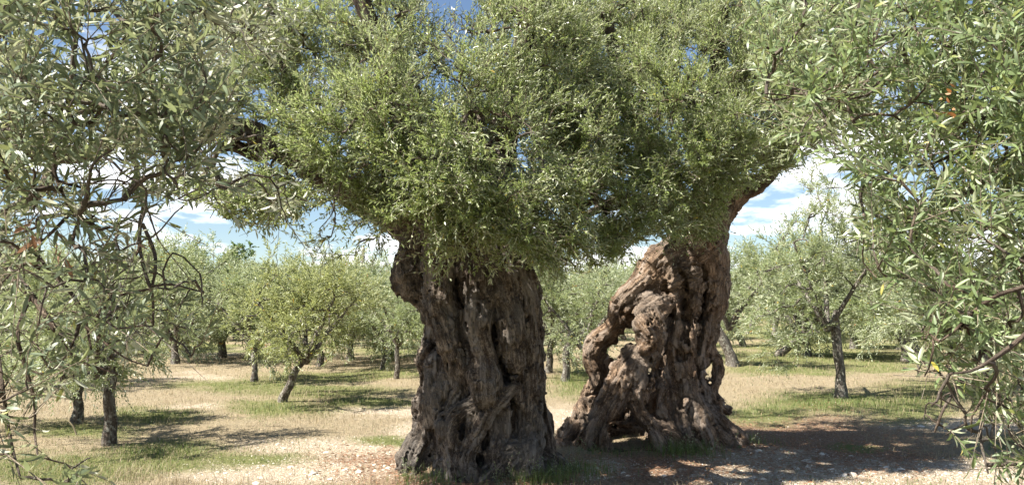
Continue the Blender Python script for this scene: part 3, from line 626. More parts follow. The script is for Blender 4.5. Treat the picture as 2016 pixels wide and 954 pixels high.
def stems_mesh(name, base, D, L, bendv, r):
    """thin three-sided shoots; the longest third keep a bend"""
    th = np.array([0, 2.094, 4.189]); Vs, Fs, fb, n0 = [], [], [], 0; long_ = L > np.quantile(L, 0.67)
    for m_, st in ((long_, ((0, 1.0), (0.5, 0.75), (1.0, 0.4))), (~long_, ((0, 1.0), (1.0, 0.45)))):
        b0, d0, l0, v0, r0 = base[m_], D[m_], L[m_], bendv[m_], r[m_]; n = len(l0); N, B = perp(d0); V = []; k = len(st) * 3
        for t, q in st:
            c = b0 + d0 * (l0 * t)[:, None] + 0.5 * v0 * (l0 * t * t)[:, None]
            for a in th: V.append(c + (N * math.cos(a) + B * math.sin(a)) * (r0 * q)[:, None])
        f = [(s_ * 3 + j, s_ * 3 + (j + 1) % 3, s_ * 3 + 3 + (j + 1) % 3, s_ * 3 + 3 + j) for s_ in range(len(st) - 1) for j in range(3)]
        Vs.append(np.stack(V, 1).reshape(-1, 3)); Fs.append((np.array(f)[None] + (np.arange(n) * k)[:, None, None]).reshape(-1, 4) + n0); n0 += n * k
        u = np.tile(np.repeat([q[0] for q in st], 3), n) * np.repeat(l0, k)
        fb.append(np.stack([np.tile(np.cos(th), len(st) * n) * 0.004, np.tile(np.sin(th), len(st) * n) * 0.004, u], -1))
    return mesh_np(name, np.vstack(Vs), [np.vstack(Fs)], True, {'fib': np.vstack(fb)})

def shoots_on(conns, rng, per, centre_fn, up, out, fwd, jit, lmin, lmax, t0=0.25):
    base, D = [], []
    for c in conns:
        n = per if isinstance(per, int) else int(rng.integers(per[0], per[1] + 1))
        t = np.sort(rng.uniform(t0, 1, n)); t[-1] = 1.0
        s = t * 5; i = np.minimum(s.astype(int), 4); f = (s - i)[:, None]
        base.append(c[i] * (1 - f) + c[i + 1] * f); D.append(norm(c[i + 1] - c[i]))
    base = np.vstack(base); T = np.vstack(D)
    o = norm(base - centre_fn(base))
    D = norm(T * fwd + o * out + np.array([0, 0, 1.0]) * up + rng.normal(0, jit, T.shape))
    return base, D, rng.uniform(lmin, lmax, len(base))

def ellipsoid_pts(c, r, n, rng, shell=0.45):
    d = norm(rng.normal(0, 1, (n, 3))); q = rng.uniform(shell ** 3, 1, n) ** (1 / 3)
    return np.asarray(c) + d * q[:, None] * np.asarray(r)

# ------------------------------------------------------------------ crowns of the two ancient trees
OPEN = [  # windows through which the photograph shows sky or the grove
    ([(585, 425), (640, 402), (700, 405), (735, 440), (765, 495), (765, 560), (560, 560), (560, 470)], 0.55),
    ([(300, 400), (400, 400), (440, 440), (560, 470), (600, 490), (600, 700), (250, 700)], 0.06),
    ([(770, 560), (1080, 560), (1080, 1000), (770, 1000)], 0.0),
    ([(1060, 560), (1130, 585), (1200, 585), (1250, 570), (1270, 540), (1300, 520), (1420, 515), (1440, 800), (1060, 800)], 0.0),
    ([(1232, 500), (1255, 480), (1300, 462), (1295, 490), (1262, 515)], 0.08), ([(1180, 520), (1240, 505), (1240, 540), (1180, 555)], 0.5),
    ([(1436, 470), (1436, 400), (1460, 385), (1500, 368), (1560, 340), (1620, 320), (1720, 320), (1720, 700), (1420, 700), (1420, 520)], 0.02),
    ([(420, 235), (480, 232), (610, 325), (700, 380), (690, 408), (590, 365), (440, 290)], 0.58), ([(845, -40), (935, -40), (935, 50), (880, 85), (845, 40)], 0.5), ([(350, 280), (470, 300), (500, 340), (450, 360), (350, 340)], 0.4),
    ([(960, 230), (1060, 230), (1060, 330), (960, 330)], 0.72), ([(740, 540), (790, 540), (800, 620), (740, 620)], 0.1),
    ([(1000, 500), (1060, 540), (1060, 600), (1010, 600)], 0.25), ([(1150, 380), (1215, 370), (1205, 430), (1150, 430)], 0.55),
    ([(830, 490), (1010, 490), (1010, 560), (830, 560)], 0.7), ([(760, 430), (840, 430), (840, 560), (760, 560)], 0.35), ([(1290, 480), (1420, 480), (1430, 530), (1290, 530)], 0.35),
]
def ancient_crown(root, limbs, puffs, rng, near=0.0):
    skel = []
    for L in limbs:
        pts = np.array([(*P(a, b_, y), r * y / F_PX) for a, b_, y, r in L]); c = catmull(pts, 0.06)
        tb = Tubes(); tb.add(c[:, :3], np.maximum(c[:, 3], 0.012), 18, 0.5); add('limb', tb.mesh('limb'), M_LIMB, root)
        skel.append(c[:, :3][2:])
    skel = np.vstack(skel); anchors, ups = [], []
    for (a, b_, y, rx, ry, rz, n) in puffs:
        y += (-near if b_ < 430 else 0) + max(0, 220 - b_) * 0.0055 - max(0, min(b_, 430) - 220) * 0.0034     # the crown is a dome: higher boughs stand farther back
        anchors.append(ellipsoid_pts(P(a, b_, y), (rx, ry, rz), n, rng))
    anchors = np.vstack(anchors); anchors = anchors[anchors[:, 2] > 1.7]
    anchors = anchors[gate(anchors, OPEN, rng, 6)]; anchors = anchors[sunlit_gap(anchors, rng)]
    conns, par, cnt = grow(skel, anchors, rng, 0.35)
    tb = Tubes()
    for c, n in zip(conns, cnt):
        r1 = 0.0042 * n ** 0.5; tb.add(c if n > 1 else c[[0, 2, 3, 5]], np.linspace(max(r1, 0.004), max(r1 * 0.55, 0.003), 6 if n > 1 else 4), 5 if n > 4 else (4 if n > 1 else 3), cap=False)
    add('branches', tb.mesh('branches'), M_BRANCH, root, kind='stuff')
    cen = np.array([np.average(anchors[:, 0]), np.average(anchors[:, 1]) + 0.3, 3.2])
    base, D, L = shoots_on(conns, rng, (5, 7), lambda b_: cen + (b_ - cen) * 0.3, 0.55, 0.35, 0.35, 0.42, 0.16, 0.36)
    lowm = base[:, 2] < 3.0; D[lowm] = norm(D[lowm] + np.array([0, 0, -0.55]))
    k = gate(base + D * L[:, None] * 0.6, OPEN, rng) & gate(base + D * L[:, None] * 1.05, OPEN, rng, 4) & sunlit_gap(base + D * L[:, None] * 0.5, rng); base, D, L = base[k], D[k], L[k]
    bv = rng.normal(0, 0.25, D.shape) + np.array([0, 0, -0.12])
    lv = Leaves(); shoot_leaves(lv, base, D, L, bv, rng, 9, 0.060, 0.27, ang=0.75, tint=(0, 0.992)); lv.cat()
    lv = lv.sel(gate(lv.base, OPEN, rng, 5)); lv = lv.sel(sunlit_gap(lv.base, rng))
    add('shoots', stems_mesh('shoots', base, D, L, bv, np.full(len(L), 0.0022)), M_TWIG, root, kind='stuff')
    add('foliage', leaf_mesh('foliage', lv), M_LEAF, root, kind='stuff')
    return len(lv.L)

rng = np.random.default_rng(21)
n1 = ancient_crown(ltree, [
    [(890, 470, 7.75, 52), (840, 430, 7.7, 40), (770, 412, 7.55, 32), (700, 385, 7.4, 27), (640, 350, 7.2, 25), (570, 305, 7.0, 23), (500, 262, 6.8, 21), (445, 248, 6.6, 17), (390, 225, 6.4, 12), (340, 190, 6.3, 8)],
    [(540, 290, 6.95, 20), (500, 300, 6.9, 15), (450, 285, 6.8, 12), (430, 295, 6.7, 9)],
    [(880, 440, 7.75, 55), (870, 370, 7.7, 45), (840, 280, 7.5, 36), (790, 180, 7.3, 28), (740, 70, 7.2, 20), (700, -60, 7.1, 14), (690, -200, 7.1, 8)],
    [(900, 450, 7.75, 50), (950, 380, 7.7, 40), (985, 290, 7.5, 32), (1010, 180, 7.3, 24), (1040, 50, 7.2, 18), (1050, -100, 7.2, 10)],
    [(970, 460, 7.7, 40), (1020, 420, 7.5, 26), (1060, 380, 7.3, 20), (1110, 330, 7.2, 14)],
    [(870, 400, 7.7, 40), (830, 350, 7.3, 28), (800, 300, 6.9, 20), (780, 250, 6.5, 13), (770, 200, 6.2, 8)],
    [(910, 420, 7.7, 36), (920, 350, 7.2, 25), (925, 280, 6.7, 17), (930, 210, 6.3, 9)],
    [(640, 350, 7.2, 20), (600, 250, 7.1, 15), (560, 130, 7.0, 11), (530, 20, 7.0, 8)],
], [(700, 270, 6.7, .75, .6, .55, 150), (850, 220, 6.3, .8, .6, .7, 190), (620, 140, 6.8, .7, .7, .6, 130), (780, 60, 6.7, .9, .8, .6, 170), (940, 330, 6.5, .65, .55, .5, 130),
    (1000, 120, 6.6, .85, .7, .75, 190), (590, 330, 6.9, .45, .45, .22, 45), (870, 440, 6.9, .55, .3, .25, 70), (1060, 410, 6.9, .45, .4, .42, 80), (700, -140, 7.9, 1.2, .7, .6, 60),
    (1000, -150, 7.9, 1.2, .7, .6, 60), (480, 170, 6.6, .55, .6, .5, 75), (500, 20, 6.9, .6, .7, .5, 70), (720, 340, 6.9, .5, .45, .25, 55), (880, 120, 7.6, 1.2, .6, .9, 90), (1100, 300, 7.0, .5, .5, .6, 80),
    (450, 320, 6.7, .6, .4, .3, 60), (510, 420, 6.8, .45, .3, .16, 30), (420, 390, 6.6, .35, .3, .2, 22), (540, 390, 6.9, .45, .3, .15, 28), (680, 460, 7.2, .42, .3, .24, 44), (400, 230, 6.5, .5, .4, .4, 40), (430, 90, 6.7, .5, .5, .5, 40), (850, 520, 7.25, .35, .14, .2, 30), (980, 520, 7.2, .24, .14, .18, 26), (920, 470, 7.1, .5, .2, .2, 40), (690, 385, 7.3, .4, .25, .16, 40), (780, 410, 7.2, .35, .25, .18, 30), (760, 20, 7.0, 1.0, .5, .5, 110), (1000, 20, 7.0, 1.0, .5, .5, 120), (560, 60, 6.8, .6, .5, .5, 60), (1060, 470, 7.1, .32, .3, .22, 60), (1090, 200, 7.1, .5, .5, .75, 120), (1080, 60, 6.9, .5, .5, .5, 60), (1110, 380, 7.4, .4, .4, .3, 60), (860, 150, 8.3, 1.5, .4, .8, 150), (800, 290, 7.7, .9, .3, .4, 70), (1000, 300, 7.8, .7, .3, .5, 70), (840, 0, 7.4, 1.2, .4, .5, 110), (740, 425, 7.2, .3, .3, .2, 22), (1090, 480, 7.3, .3, .3, .2, 18), (800, 460, 7.2, .3, .15, .2, 16), (650, 390, 7.0, .4, .3, .15, 20)], rng)
n2_ = ancient_crown(rtree, [
    [(1395, 450, 9.3, 40), (1430, 388, 9.3, 26), (1475, 365, 9.2, 20), (1510, 345, 9.1, 18), (1550, 290, 9.0, 15), (1600, 220, 8.9, 12), (1640, 120, 8.8, 8), (1660, 20, 8.8, 6)],
    [(1380, 470, 9.3, 40), (1345, 420, 9.2, 30), (1310, 360, 9.0, 25), (1270, 280, 8.7, 20), (1230, 180, 8.5, 15), (1200, 60, 8.4, 11), (1190, -80, 8.4, 7)],
    [(1390, 440, 9.3, 38), (1395, 360, 9.2, 30), (1400, 260, 9.0, 24), (1410, 140, 8.8, 18), (1420, 10, 8.7, 12), (1420, -120, 8.7, 8)],
    [(1330, 400, 9.1, 22), (1280, 400, 8.8, 16), (1230, 400, 8.5, 12), (1180, 410, 8.3, 8), (1140, 430, 8.2, 6)],
    [(1390, 410, 9.2, 26), (1380, 340, 8.7, 18), (1370, 280, 8.3, 12), (1360, 210, 8.0, 8)],
], [(1160, 290, 8.2, .75, .5, .65, 140), (1300, 260, 8.0, .85, .6, .7, 190), (1250, 410, 8.3, .6, .4, .32, 90), (1400, 330, 8.4, .55, .5, .45, 110), (1380, 140, 8.2, .9, .7, .75, 170),
    (1190, 110, 8.2, .85, .6, .75, 150), (1500, 220, 8.5, .6, .6, .55, 110), (1140, 470, 8.0, .4, .3, .22, 36), (1350, 440, 8.7, .42, .28, .3, 60), (1360, 500, 8.65, .3, .12, .14, 14), (1200, -130, 9.2, 1.2, .7, .6, 60),
    (1420, -130, 9.3, 1.2, .7, .6, 60), (1560, 80, 8.6, .8, .7, .7, 110), (1350, 150, 9.2, 1.5, .5, .8, 80), (1190, 530, 7.9, .28, .2, .14, 14), (1560, 280, 8.7, .4, .4, .25, 45), (1530, 130, 8.0, .5, .5, .6, 80), (1620, 210, 8.4, .5, .5, .4, 70), (1650, 60, 8.4, .6, .5, .6, 70), (1250, 20, 8.3, .9, .5, .5, 90), (1450, 20, 8.3, .9, .5, .5, 90), (1480, 330, 8.9, .35, .3, .22, 40), (1280, 150, 9.7, 1.6, .4, .9, 150), (1250, 330, 9.2, .9, .3, .4, 80), (1380, 10, 8.9, 1.4, .4, .5, 100), (1150, 480, 7.7, .45, .3, .22, 80), (1230, 460, 7.9, .3, .3, .18, 40), (1090, 350, 8.4, .4, .4, .5, 70), (1100, 510, 7.8, .3, .25, .12, 20), (1220, 480, 8.0, .35, .3, .18, 26), (1420, 400, 8.95, .2, .2, .25, 24)], rng, 0.55)
print('ancient leaves', n1, n2_)

# ------------------------------------------------------------------ foreground olive trees whose trunks stand just outside the picture
def foreground_tree(root, trunk_limbs, fine, regions, rng, leaf_m, opens, ll, per, up, sagv, n_single, lmax=0.28, thin=lambda x, y: 0.0):
    tb = Tubes(); L = trunk_limbs[0]; c = catmull(np.array(L, dtype=float), 0.12); tb.add(c[:, :3], c[:, 3], 14, 0.2); add('trunk', tb.mesh('trunk'), M_BARK, root)
    skel = []
    for L in trunk_limbs[1:]:
        c = catmull(np.array(L, dtype=float), 0.06); tb = Tubes(); tb.add(c[:, :3], c[:, 3], 10, 0.3); add('limb', tb.mesh('limb'), M_BRANCH, root); skel.append(c[:, :3])
    for L in fine:
        c = catmull(np.array([(*P(a, b_, y), r * y / F_PX) for a, b_, y, r in L]), 0.03); tb = Tubes(); tb.add(c[:, :3], c[:, 3], 7, 0.18); add('branch', tb.mesh('branch'), M_BRANCH, root); skel.append(c[:, :3])
    skel = np.vstack(skel); A = []
    for poly, y0, y1, n in regions:
        q = np.array(poly, dtype=float); px = rng.uniform(q[:, 0].min(), q[:, 0].max(), n * 6); py = rng.uniform(q[:, 1].min(), q[:, 1].max(), n * 6)
        k = np.where(in_poly(px, py, poly))[0][:n]
        for i in k: A.append(P(px[i], py[i], rng.uniform(y0, y1)))
    A = np.array(A); conns, par, cnt = grow(skel, A, rng, 0.3, sag=sagv, bend=0.18)
    tb = Tubes()
    for c, n in zip(conns, cnt):
        r1 = min(0.0026 * n ** 0.5, 0.010); tb.add(c, np.linspace(max(r1, 0.0030), max(r1 * 0.6, 0.0020), 6), 5, cap=False)
    add('twigs', tb.mesh('twigs'), M_BRANCH, root, kind='stuff')
    cen = skel.mean(0)
    base, D, Ls = shoots_on(conns, rng, per, lambda b_: np.repeat(cen[None], len(b_), 0), up, 0.3, 0.6, 0.45, 0.12, lmax, 0.3)
    if opens:
        k = gate(base + D * Ls[:, None] * 0.6, opens, rng, 8) & gate(base + D * Ls[:, None], opens, rng, 3) & gate(base, opens, rng, 3); base, D, Ls = base[k], D[k], Ls[k]
    bv = rng.normal(0, 0.3, D.shape) + np.array([0, 0, -0.15])
    lv = Leaves(); shoot_leaves(lv, base, D, Ls, bv, rng, 8, ll, 0.19, ang=0.8, skip=0.15, tint=(0, 0.988)); lv.cat()
    if opens: lv = lv.sel(gate(lv.base + lv.dir * lv.L[:, None] * 0.5, opens, rng, 4))
    px, py = proj(lv.base); lv = lv.sel(rng.random(len(px)) > thin(px, py))
    add('shoots', stems_mesh('shoots', base, D, Ls, bv, np.full(len(Ls), 0.0017)), M_TWIG, root, kind='stuff')
    # the leaves that show largest are objects of their own
    mid = lv.base + lv.dir * lv.L[:, None] * 0.5; px, py = proj(mid); vw = mid - np.array([0, 0, CAM_H]); dist = np.linalg.norm(vw, axis=1)
    area = lv.L * lv.W * np.abs((lv.nrm * vw).sum(1) / dist) / dist ** 2.6
    area[(px < 15) | (px > 2000) | (py < 15) | (py > 940)] = 0
    order = np.argsort(-area); big = np.zeros(len(area), dtype=bool); big[order[:n_single]] = True
    add('foliage', leaf_mesh('foliage', lv.sel(~big), 'mid'), leaf_m, root, kind='stuff')
    T, F = leaf_template('big'); var = []
    for tint in np.linspace(0.03, 0.93, 8):
        me = mesh_np('leaf', T, F, True, {'tint': np.full(len(T), tint)}); me.materials.append(leaf_m); var.append(me)
    rl = np.array(root.location)
    for i in np.where(big)[0]:
        s = np.cross(lv.dir[i], lv.nrm[i]) * lv.W[i]; d = lv.dir[i] * lv.L[i]; n = lv.nrm[i] * lv.L[i]; p = lv.base[i] - rl
        o = bpy.data.objects.new('leaf', var[min(int(lv.t[i] * 8), 7)]); COL.objects.link(o); o.parent = root
        o.matrix_local = Matrix(((s[0], d[0], n[0], p[0]), (s[1], d[1], n[1], p[1]), (s[2], d[2], n[2], p[2]), (0, 0, 0, 1)))
    return lv
def loose_leaves(root, name, px, py, Y, n, m, rng, ll=0.055, spread=0.05, down=0.8, w=0.24):
    T, F = leaf_template('big'); me = mesh_np(name, T, F, True, {'tint': np.full(len(T), 0.5)}); me.materials.append(m)
    c = P(px, py, Y); rl = np.array(root.location)
    for _ in range(n):
        b_ = c + rng.normal(0, spread * 0.5, 3); d = norm(rng.normal(0, 0.6, 3) + np.array([0, 0, -down])); q = norm(np.cross(d, rng.normal(0, 1, 3))); L = ll * rng.uniform(0.75, 1.15)
        s = np.cross(d, q) * L * w; dd = d * L; n_ = q * L; p = b_ - rl
        o = bpy.data.objects.new(name, me); COL.objects.link(o); o.parent = root
        o.matrix_local = Matrix(((s[0], dd[0], n_[0], p[0]), (s[1], dd[1], n_[1], p[1]), (s[2], dd[2], n_[2], p[2]), (0, 0, 0, 1)))

def W4(px, py, Y, r): return (*P(px, py, Y), r)
rng = np.random.default_rng(33)
fl = empty('olive_tree', (-3.1, 3.5, float(gh(-3.1, 3.5))), 'grey-green olive tree at the left edge, its twigs hanging close before the camera', 'olive tree')
FLOPEN = [([(320, 400), (420, 395), (420, 440), (400, 540), (330, 535), (300, 470)], 0.3), ([(400, 470), (600, 480), (600, 1000), (440, 1000), (430, 560)], 0.0),
          ([(310, 700), (600, 700), (600, 1000), (230, 1000), (230, 760), (300, 740)], 0.04), ([(200, 745), (600, 745), (600, 905), (200, 905)], 0.0),
          ([(80, 790), (210, 780), (260, 900), (100, 905)], 0.10), ([(620, -50), (2016, -50), (2016, 1000), (620, 1000)], 0.0), ([(500, 150), (620, 100), (620, 340), (480, 330)], 0.1),
          ([(160, 40), (215, 40), (215, 110), (160, 110)], 0.25), ([(195, 330), (260, 325), (265, 380), (195, 385)], 0.3)]
foreground_tree(fl, [
    [(-3.1, 3.5, 0.0, 0.16), (-3.08, 3.5, 0.5, 0.125), (-3.0, 3.48, 1.1, 0.115), (-2.9, 3.45, 1.6, 0.11), (-2.75, 3.4, 1.95, 0.09)],
    [(-2.9, 3.45, 1.7, 0.085), (*P(-130, 300, 3.4), 0.065), W4(-40, 275, 3.35, 0.055), W4(30, 285, 3.3, 0.045), W4(110, 302, 3.25, 0.043), W4(190, 296, 3.2, 0.038), W4(250, 258, 3.15, 0.028), W4(310, 235, 3.1, 0.018), W4(400, 200, 3.0, 0.009)],
    [(-2.75, 3.4, 1.9, 0.07), W4(-60, 120, 3.2, 0.045), W4(60, 20, 3.0, 0.03), W4(170, -60, 2.9, 0.02)],
    [(-2.9, 3.45, 1.5, 0.05), W4(-80, 450, 3.0, 0.035), W4(0, 520, 2.8, 0.022), W4(60, 580, 2.6, 0.013), W4(110, 650, 2.5, 0.008)],
], [
    [(28, 285, 3.3, 12), (38, 230, 3.2, 10), (30, 170, 3.1, 8), (45, 90, 3.0, 6)], [(110, 302, 3.25, 11), (95, 350, 3.2, 10), (70, 385, 3.1, 10), (20, 410, 3.0, 8), (-40, 440, 3.0, 6)],
    [(250, 258, 3.15, 9), (290, 160, 3.1, 8), (305, 85, 3.1, 8), (345, 25, 3.1, 8), (380, -40, 3.1, 6)],
    [(-20, 238, 2.3, 3), (50, 272, 2.3, 3.2), (103, 297, 2.3, 3.5), (108, 340, 2.3, 3.4), (125, 385, 2.3, 3), (142, 415, 2.3, 2)], [(103, 297, 2.3, 3), (140, 255, 2.3, 2.5), (170, 215, 2.3, 2)],
    [(250, 262, 3.1, 7), (268, 330, 2.9, 5), (285, 400, 2.8, 5), (276, 440, 2.75, 4.5), (276, 490, 2.75, 3.6), (288, 545, 2.7, 3.4), (300, 580, 2.7, 3), (302, 640, 2.7, 2)],
    [(280, 440, 2.75, 4), (302, 490, 2.75, 3.6), (306, 530, 2.7, 3.2), (298, 570, 2.7, 3)], [(275, 490, 2.75, 3.2), (250, 525, 2.7, 3), (222, 560, 2.7, 3), (222, 605, 2.65, 2.2)],
    [(300, 563, 2.7, 3), (340, 560, 2.65, 2.2), (400, 575, 2.6, 1.6)], [(298, 568, 2.7, 2.6), (240, 580, 2.65, 2.4), (195, 600, 2.6, 2), (160, 605, 2.6, 2)],
    [(70, 520, 2.7, 4), (110, 545, 2.65, 4), (150, 590, 2.6, 3.6), (168, 630, 2.6, 3), (180, 690, 2.55, 2.2)], [(60, 580, 2.6, 4), (35, 655, 2.4, 4), (50, 720, 2.4, 3.8), (68, 790, 2.4, 3.2), (68, 850, 2.4, 2.4), (75, 900, 2.35, 1.8)],
    [(50, 725, 2.4, 2.6), (90, 735, 2.4, 2.2), (130, 700, 2.4, 2), (150, 660, 2.4, 1.8)], [(110, 650, 2.5, 3), (150, 705, 2.5, 2.4), (230, 735, 2.45, 1.8)], [(360, 250, 3.0, 4), (420, 330, 2.8, 3), (440, 370, 2.75, 2.2)],
    [(165, 640, 2.55, 2.2), (240, 700, 2.5, 1.8), (290, 720, 2.5, 1.4)], [(0, 520, 2.8, 5), (-10, 640, 2.5, 5), (5, 760, 2.3, 4), (20, 860, 2.3, 3), (40, 940, 2.25, 2)],
], [
    ([(-60, -60), (420, -60), (440, 130), (400, 230), (200, 250), (-60, 260)], 1.8, 2.8, 140), ([(-60, 200), (430, 200), (420, 400), (280, 420), (-60, 430)], 1.9, 2.9, 74),
    ([(420, -60), (560, -60), (540, 120), (430, 200)], 2.9, 3.6, 26), ([(-60, 430), (270, 430), (420, 560), (400, 720), (280, 730), (-60, 720)], 1.9, 2.8, 48), ([(-60, 720), (70, 720), (70, 960), (-60, 960)], 1.9, 2.4, 18),
    ([(400, 350), (600, 340), (600, 440), (420, 450)], 2.7, 3.2, 16), ([(-60, 330), (330, 330), (330, 440), (-60, 440)], 2.0, 2.8, 26), ([(70, 890), (190, 900), (190, 945), (70, 960)], 2.1, 2.4, 5), ([(-60, 430), (200, 430), (200, 560), (-60, 560)], 2.1, 2.8, 22), ([(-420, -200), (-60, -200), (-60, 700), (-420, 600)], 2.4, 3.8, 70)],
    rng, M_LEAF_FG, FLOPEN, 0.056, (3, 4), 0.28, 0.02, 290, thin=lambda x, y: 0.52 * sstep(260, 430, y))
m, t, b, o = mat('green_olive_skin'); M_FRUIT = m; b.inputs['Base Color'].default_value = (0.17, 0.26, 0.05, 1); b.inputs['Roughness'].default_value = 0.35
nzf = node(t, 'ShaderNodeTexNoise', {'Scale': 30.0}); t.links.new(ramp(t, nzf.outputs['Fac'], [(0.4, (0.14, 0.22, 0.04)), (0.7, (0.24, 0.33, 0.08))]), b.inputs['Base Color'])
ths = np.linspace(0, math.pi, 9); ft = Tubes(); ft.add(np.stack([np.zeros(9), np.zeros(9), -np.cos(ths) * 0.011], -1), np.maximum(np.sin(ths) * 0.0082, 0.0003), 12); fme = ft.mesh('olive'); fme.materials.append(M_FRUIT)
tb = Tubes()
for (a, b_, y) in [(268, 98, 2.35), (281, 99, 2.33), (321, 148, 2.3), (345, 117, 2.35), (353, 121, 2.33), (362, 158, 2.3), (256, 198, 2.3)]:
    c = P(a, b_, y); o = add('olive', fme, None, fl, origin=c); o.rotation_euler = (rng.uniform(-.5, .5), rng.uniform(-.5, .5), 0)
    tb.add(np.array([c + (0, 0, 0.010), c + (0.004, 0, 0.026), c + (0.015, 0.01, 0.04)]), 0.0009, 4)
add('fruit_stalks', tb.mesh('fruit_stalks'), M_TWIG, fl)
loose_leaves(fl, 'dead_leaf', 78, 468, 2.2, 10, M_DEAD, rng, 0.062, 0.09, 1.4); loose_leaves(fl, 'dead_leaf', 270, 475, 2.6, 5, M_DEAD, rng, 0.05, 0.05, 1.4)

fr = empty('olive_tree', (3.2, 3.4, float(gh(3.2, 3.4))), 'green olive tree at the right edge, big leaves arching close before the camera', 'olive tree')
FROPEN = [([(-10, -50), (1440, -50), (1480, 150), (1500, 300), (1560, 330), (1560, 1000), (-10, 1000)], 0.0), ([(1500, 330), (1640, 320), (1680, 400), (1650, 470), (1560, 520), (1500, 600), (1500, 1000)], 0.03),
          ([(1500, 560), (1700, 570), (1790, 620), (1760, 700), (1790, 760), (1830, 830), (1500, 1000)], 0.02), ([(1500, 830), (1840, 830), (1900, 900), (1960, 1000), (1500, 1000)], 0.10),
          ([(1900, 840), (2016, 830), (2016, 880), (1920, 890)], 0.3), ([(1770, 740), (1870, 720), (1900, 800), (1830, 850)], 0.45), ([(1600, 470), (1720, 480), (1760, 570), (1600, 570)], 0.35)]
foreground_tree(fr, [
    [(3.2, 3.4, 0.0, 0.17), (3.2, 3.4, 0.5, 0.13), (3.1, 3.35, 1.2, 0.12), (3.0, 3.3, 1.9, 0.1), (2.9, 3.2, 2.3, 0.08)],
    [(3.0, 3.3, 1.8, 0.07), W4(2120, 120, 3.1, 0.045), W4(1980, 70, 3.2, 0.026), W4(1850, 60, 3.2, 0.018), W4(1720, 80, 3.1, 0.011), W4(1620, 150, 3.0, 0.007)],
    [(3.0, 3.3, 1.6, 0.07), W4(2130, 320, 2.9, 0.04), W4(2000, 330, 2.8, 0.028), W4(1900, 380, 2.8, 0.018), W4(1800, 430, 2.8, 0.01)],
    [(3.1, 3.35, 1.3, 0.06), W4(2140, 560, 2.8, 0.035), W4(2040, 600, 2.6, 0.022), W4(1960, 660, 2.5, 0.013), W4(1900, 740, 2.5, 0.008)],
    [(2.9, 3.2, 2.2, 0.06), W4(2050, -60, 2.9, 0.035), W4(1900, -90, 2.9, 0.02), W4(1750, -60, 3.0, 0.01)],
], [
    [(2040, 640, 1.8, 5), (1985, 685, 1.8, 4.6), (1945, 712, 1.8, 4), (1910, 730, 1.8, 3.2), (1870, 735, 1.8, 2.2)], [(2040, 560, 1.9, 5), (1970, 578, 1.9, 4), (1920, 610, 1.9, 3.4), (1880, 650, 1.9, 2.6), (1850, 672, 1.9, 2)],
    [(1960, 200, 2.5, 4), (1890, 110, 2.5, 3.6), (1800, 125, 2.5, 3.4), (1730, 140, 2.5, 3), (1680, 185, 2.5, 2.6), (1610, 200, 2.5, 2)], [(1740, 140, 2.5, 2.8), (1710, 185, 2.5, 2.4), (1640, 195, 2.45, 1.8), (1510, 185, 2.4, 1.4)],
    [(1920, 280, 2.6, 3.4), (1840, 320, 2.6, 3), (1760, 335, 2.6, 2.6), (1700, 375, 2.6, 2)], [(1960, 660, 2.5, 5), (1940, 760, 2.4, 4), (1930, 850, 2.3, 3), (1945, 930, 2.2, 2)], [(1900, 740, 2.5, 4), (1860, 800, 2.4, 3), (1840, 850, 2.4, 1.8)],
    [(2000, 330, 2.8, 6), (1985, 450, 2.6, 5), (1970, 540, 2.6, 4), (1940, 600, 2.5, 3)],
], [
    ([(1460, -60), (2080, -60), (2080, 130), (1700, 250), (1500, 200)], 2.2, 3.4, 110), ([(1640, 120), (2080, 120), (2080, 330), (1680, 330), (1560, 280)], 2.1, 3.2, 90), ([(1690, 320), (2080, 320), (2080, 560), (1700, 560)], 2.0, 3.2, 100),
    ([(1820, 560), (2080, 560), (2080, 820), (1840, 820), (1790, 700)], 1.8, 2.9, 64), ([(1880, 810), (2080, 800), (2080, 960), (1960, 950)], 1.9, 2.5, 18), ([(1480, 140), (1660, 180), (1660, 290), (1520, 300)], 2.4, 3.2, 20), ([(1880, 60), (2080, 60), (2080, 360), (1900, 330)], 2.0, 2.7, 34), ([(1760, -40), (2080, -40), (2080, 80), (1760, 90)], 2.2, 2.9, 30), ([(1760, 700), (1850, 700), (1880, 860), (1830, 850)], 2.2, 2.6, 8), ([(2080, -200), (2450, -200), (2450, 650), (2080, 800)], 2.4, 3.8, 80)],
    rng, M_LEAF_FGR, FROPEN, 0.053, (4, 5), 0.22, 0.0, 290, thin=lambda x, y: 0.35 * sstep(450, 700, y))
loose_leaves(fr, 'dead_leaf', 1868, 190, 2.1, 6, M_ORANGE, rng, 0.021, 0.035, 0.3, 0.4); loose_leaves(fr, 'dead_leaf', 1880, 218, 2.15, 3, M_ORANGE, rng, 0.03, 0.02, 0.9, 0.36)

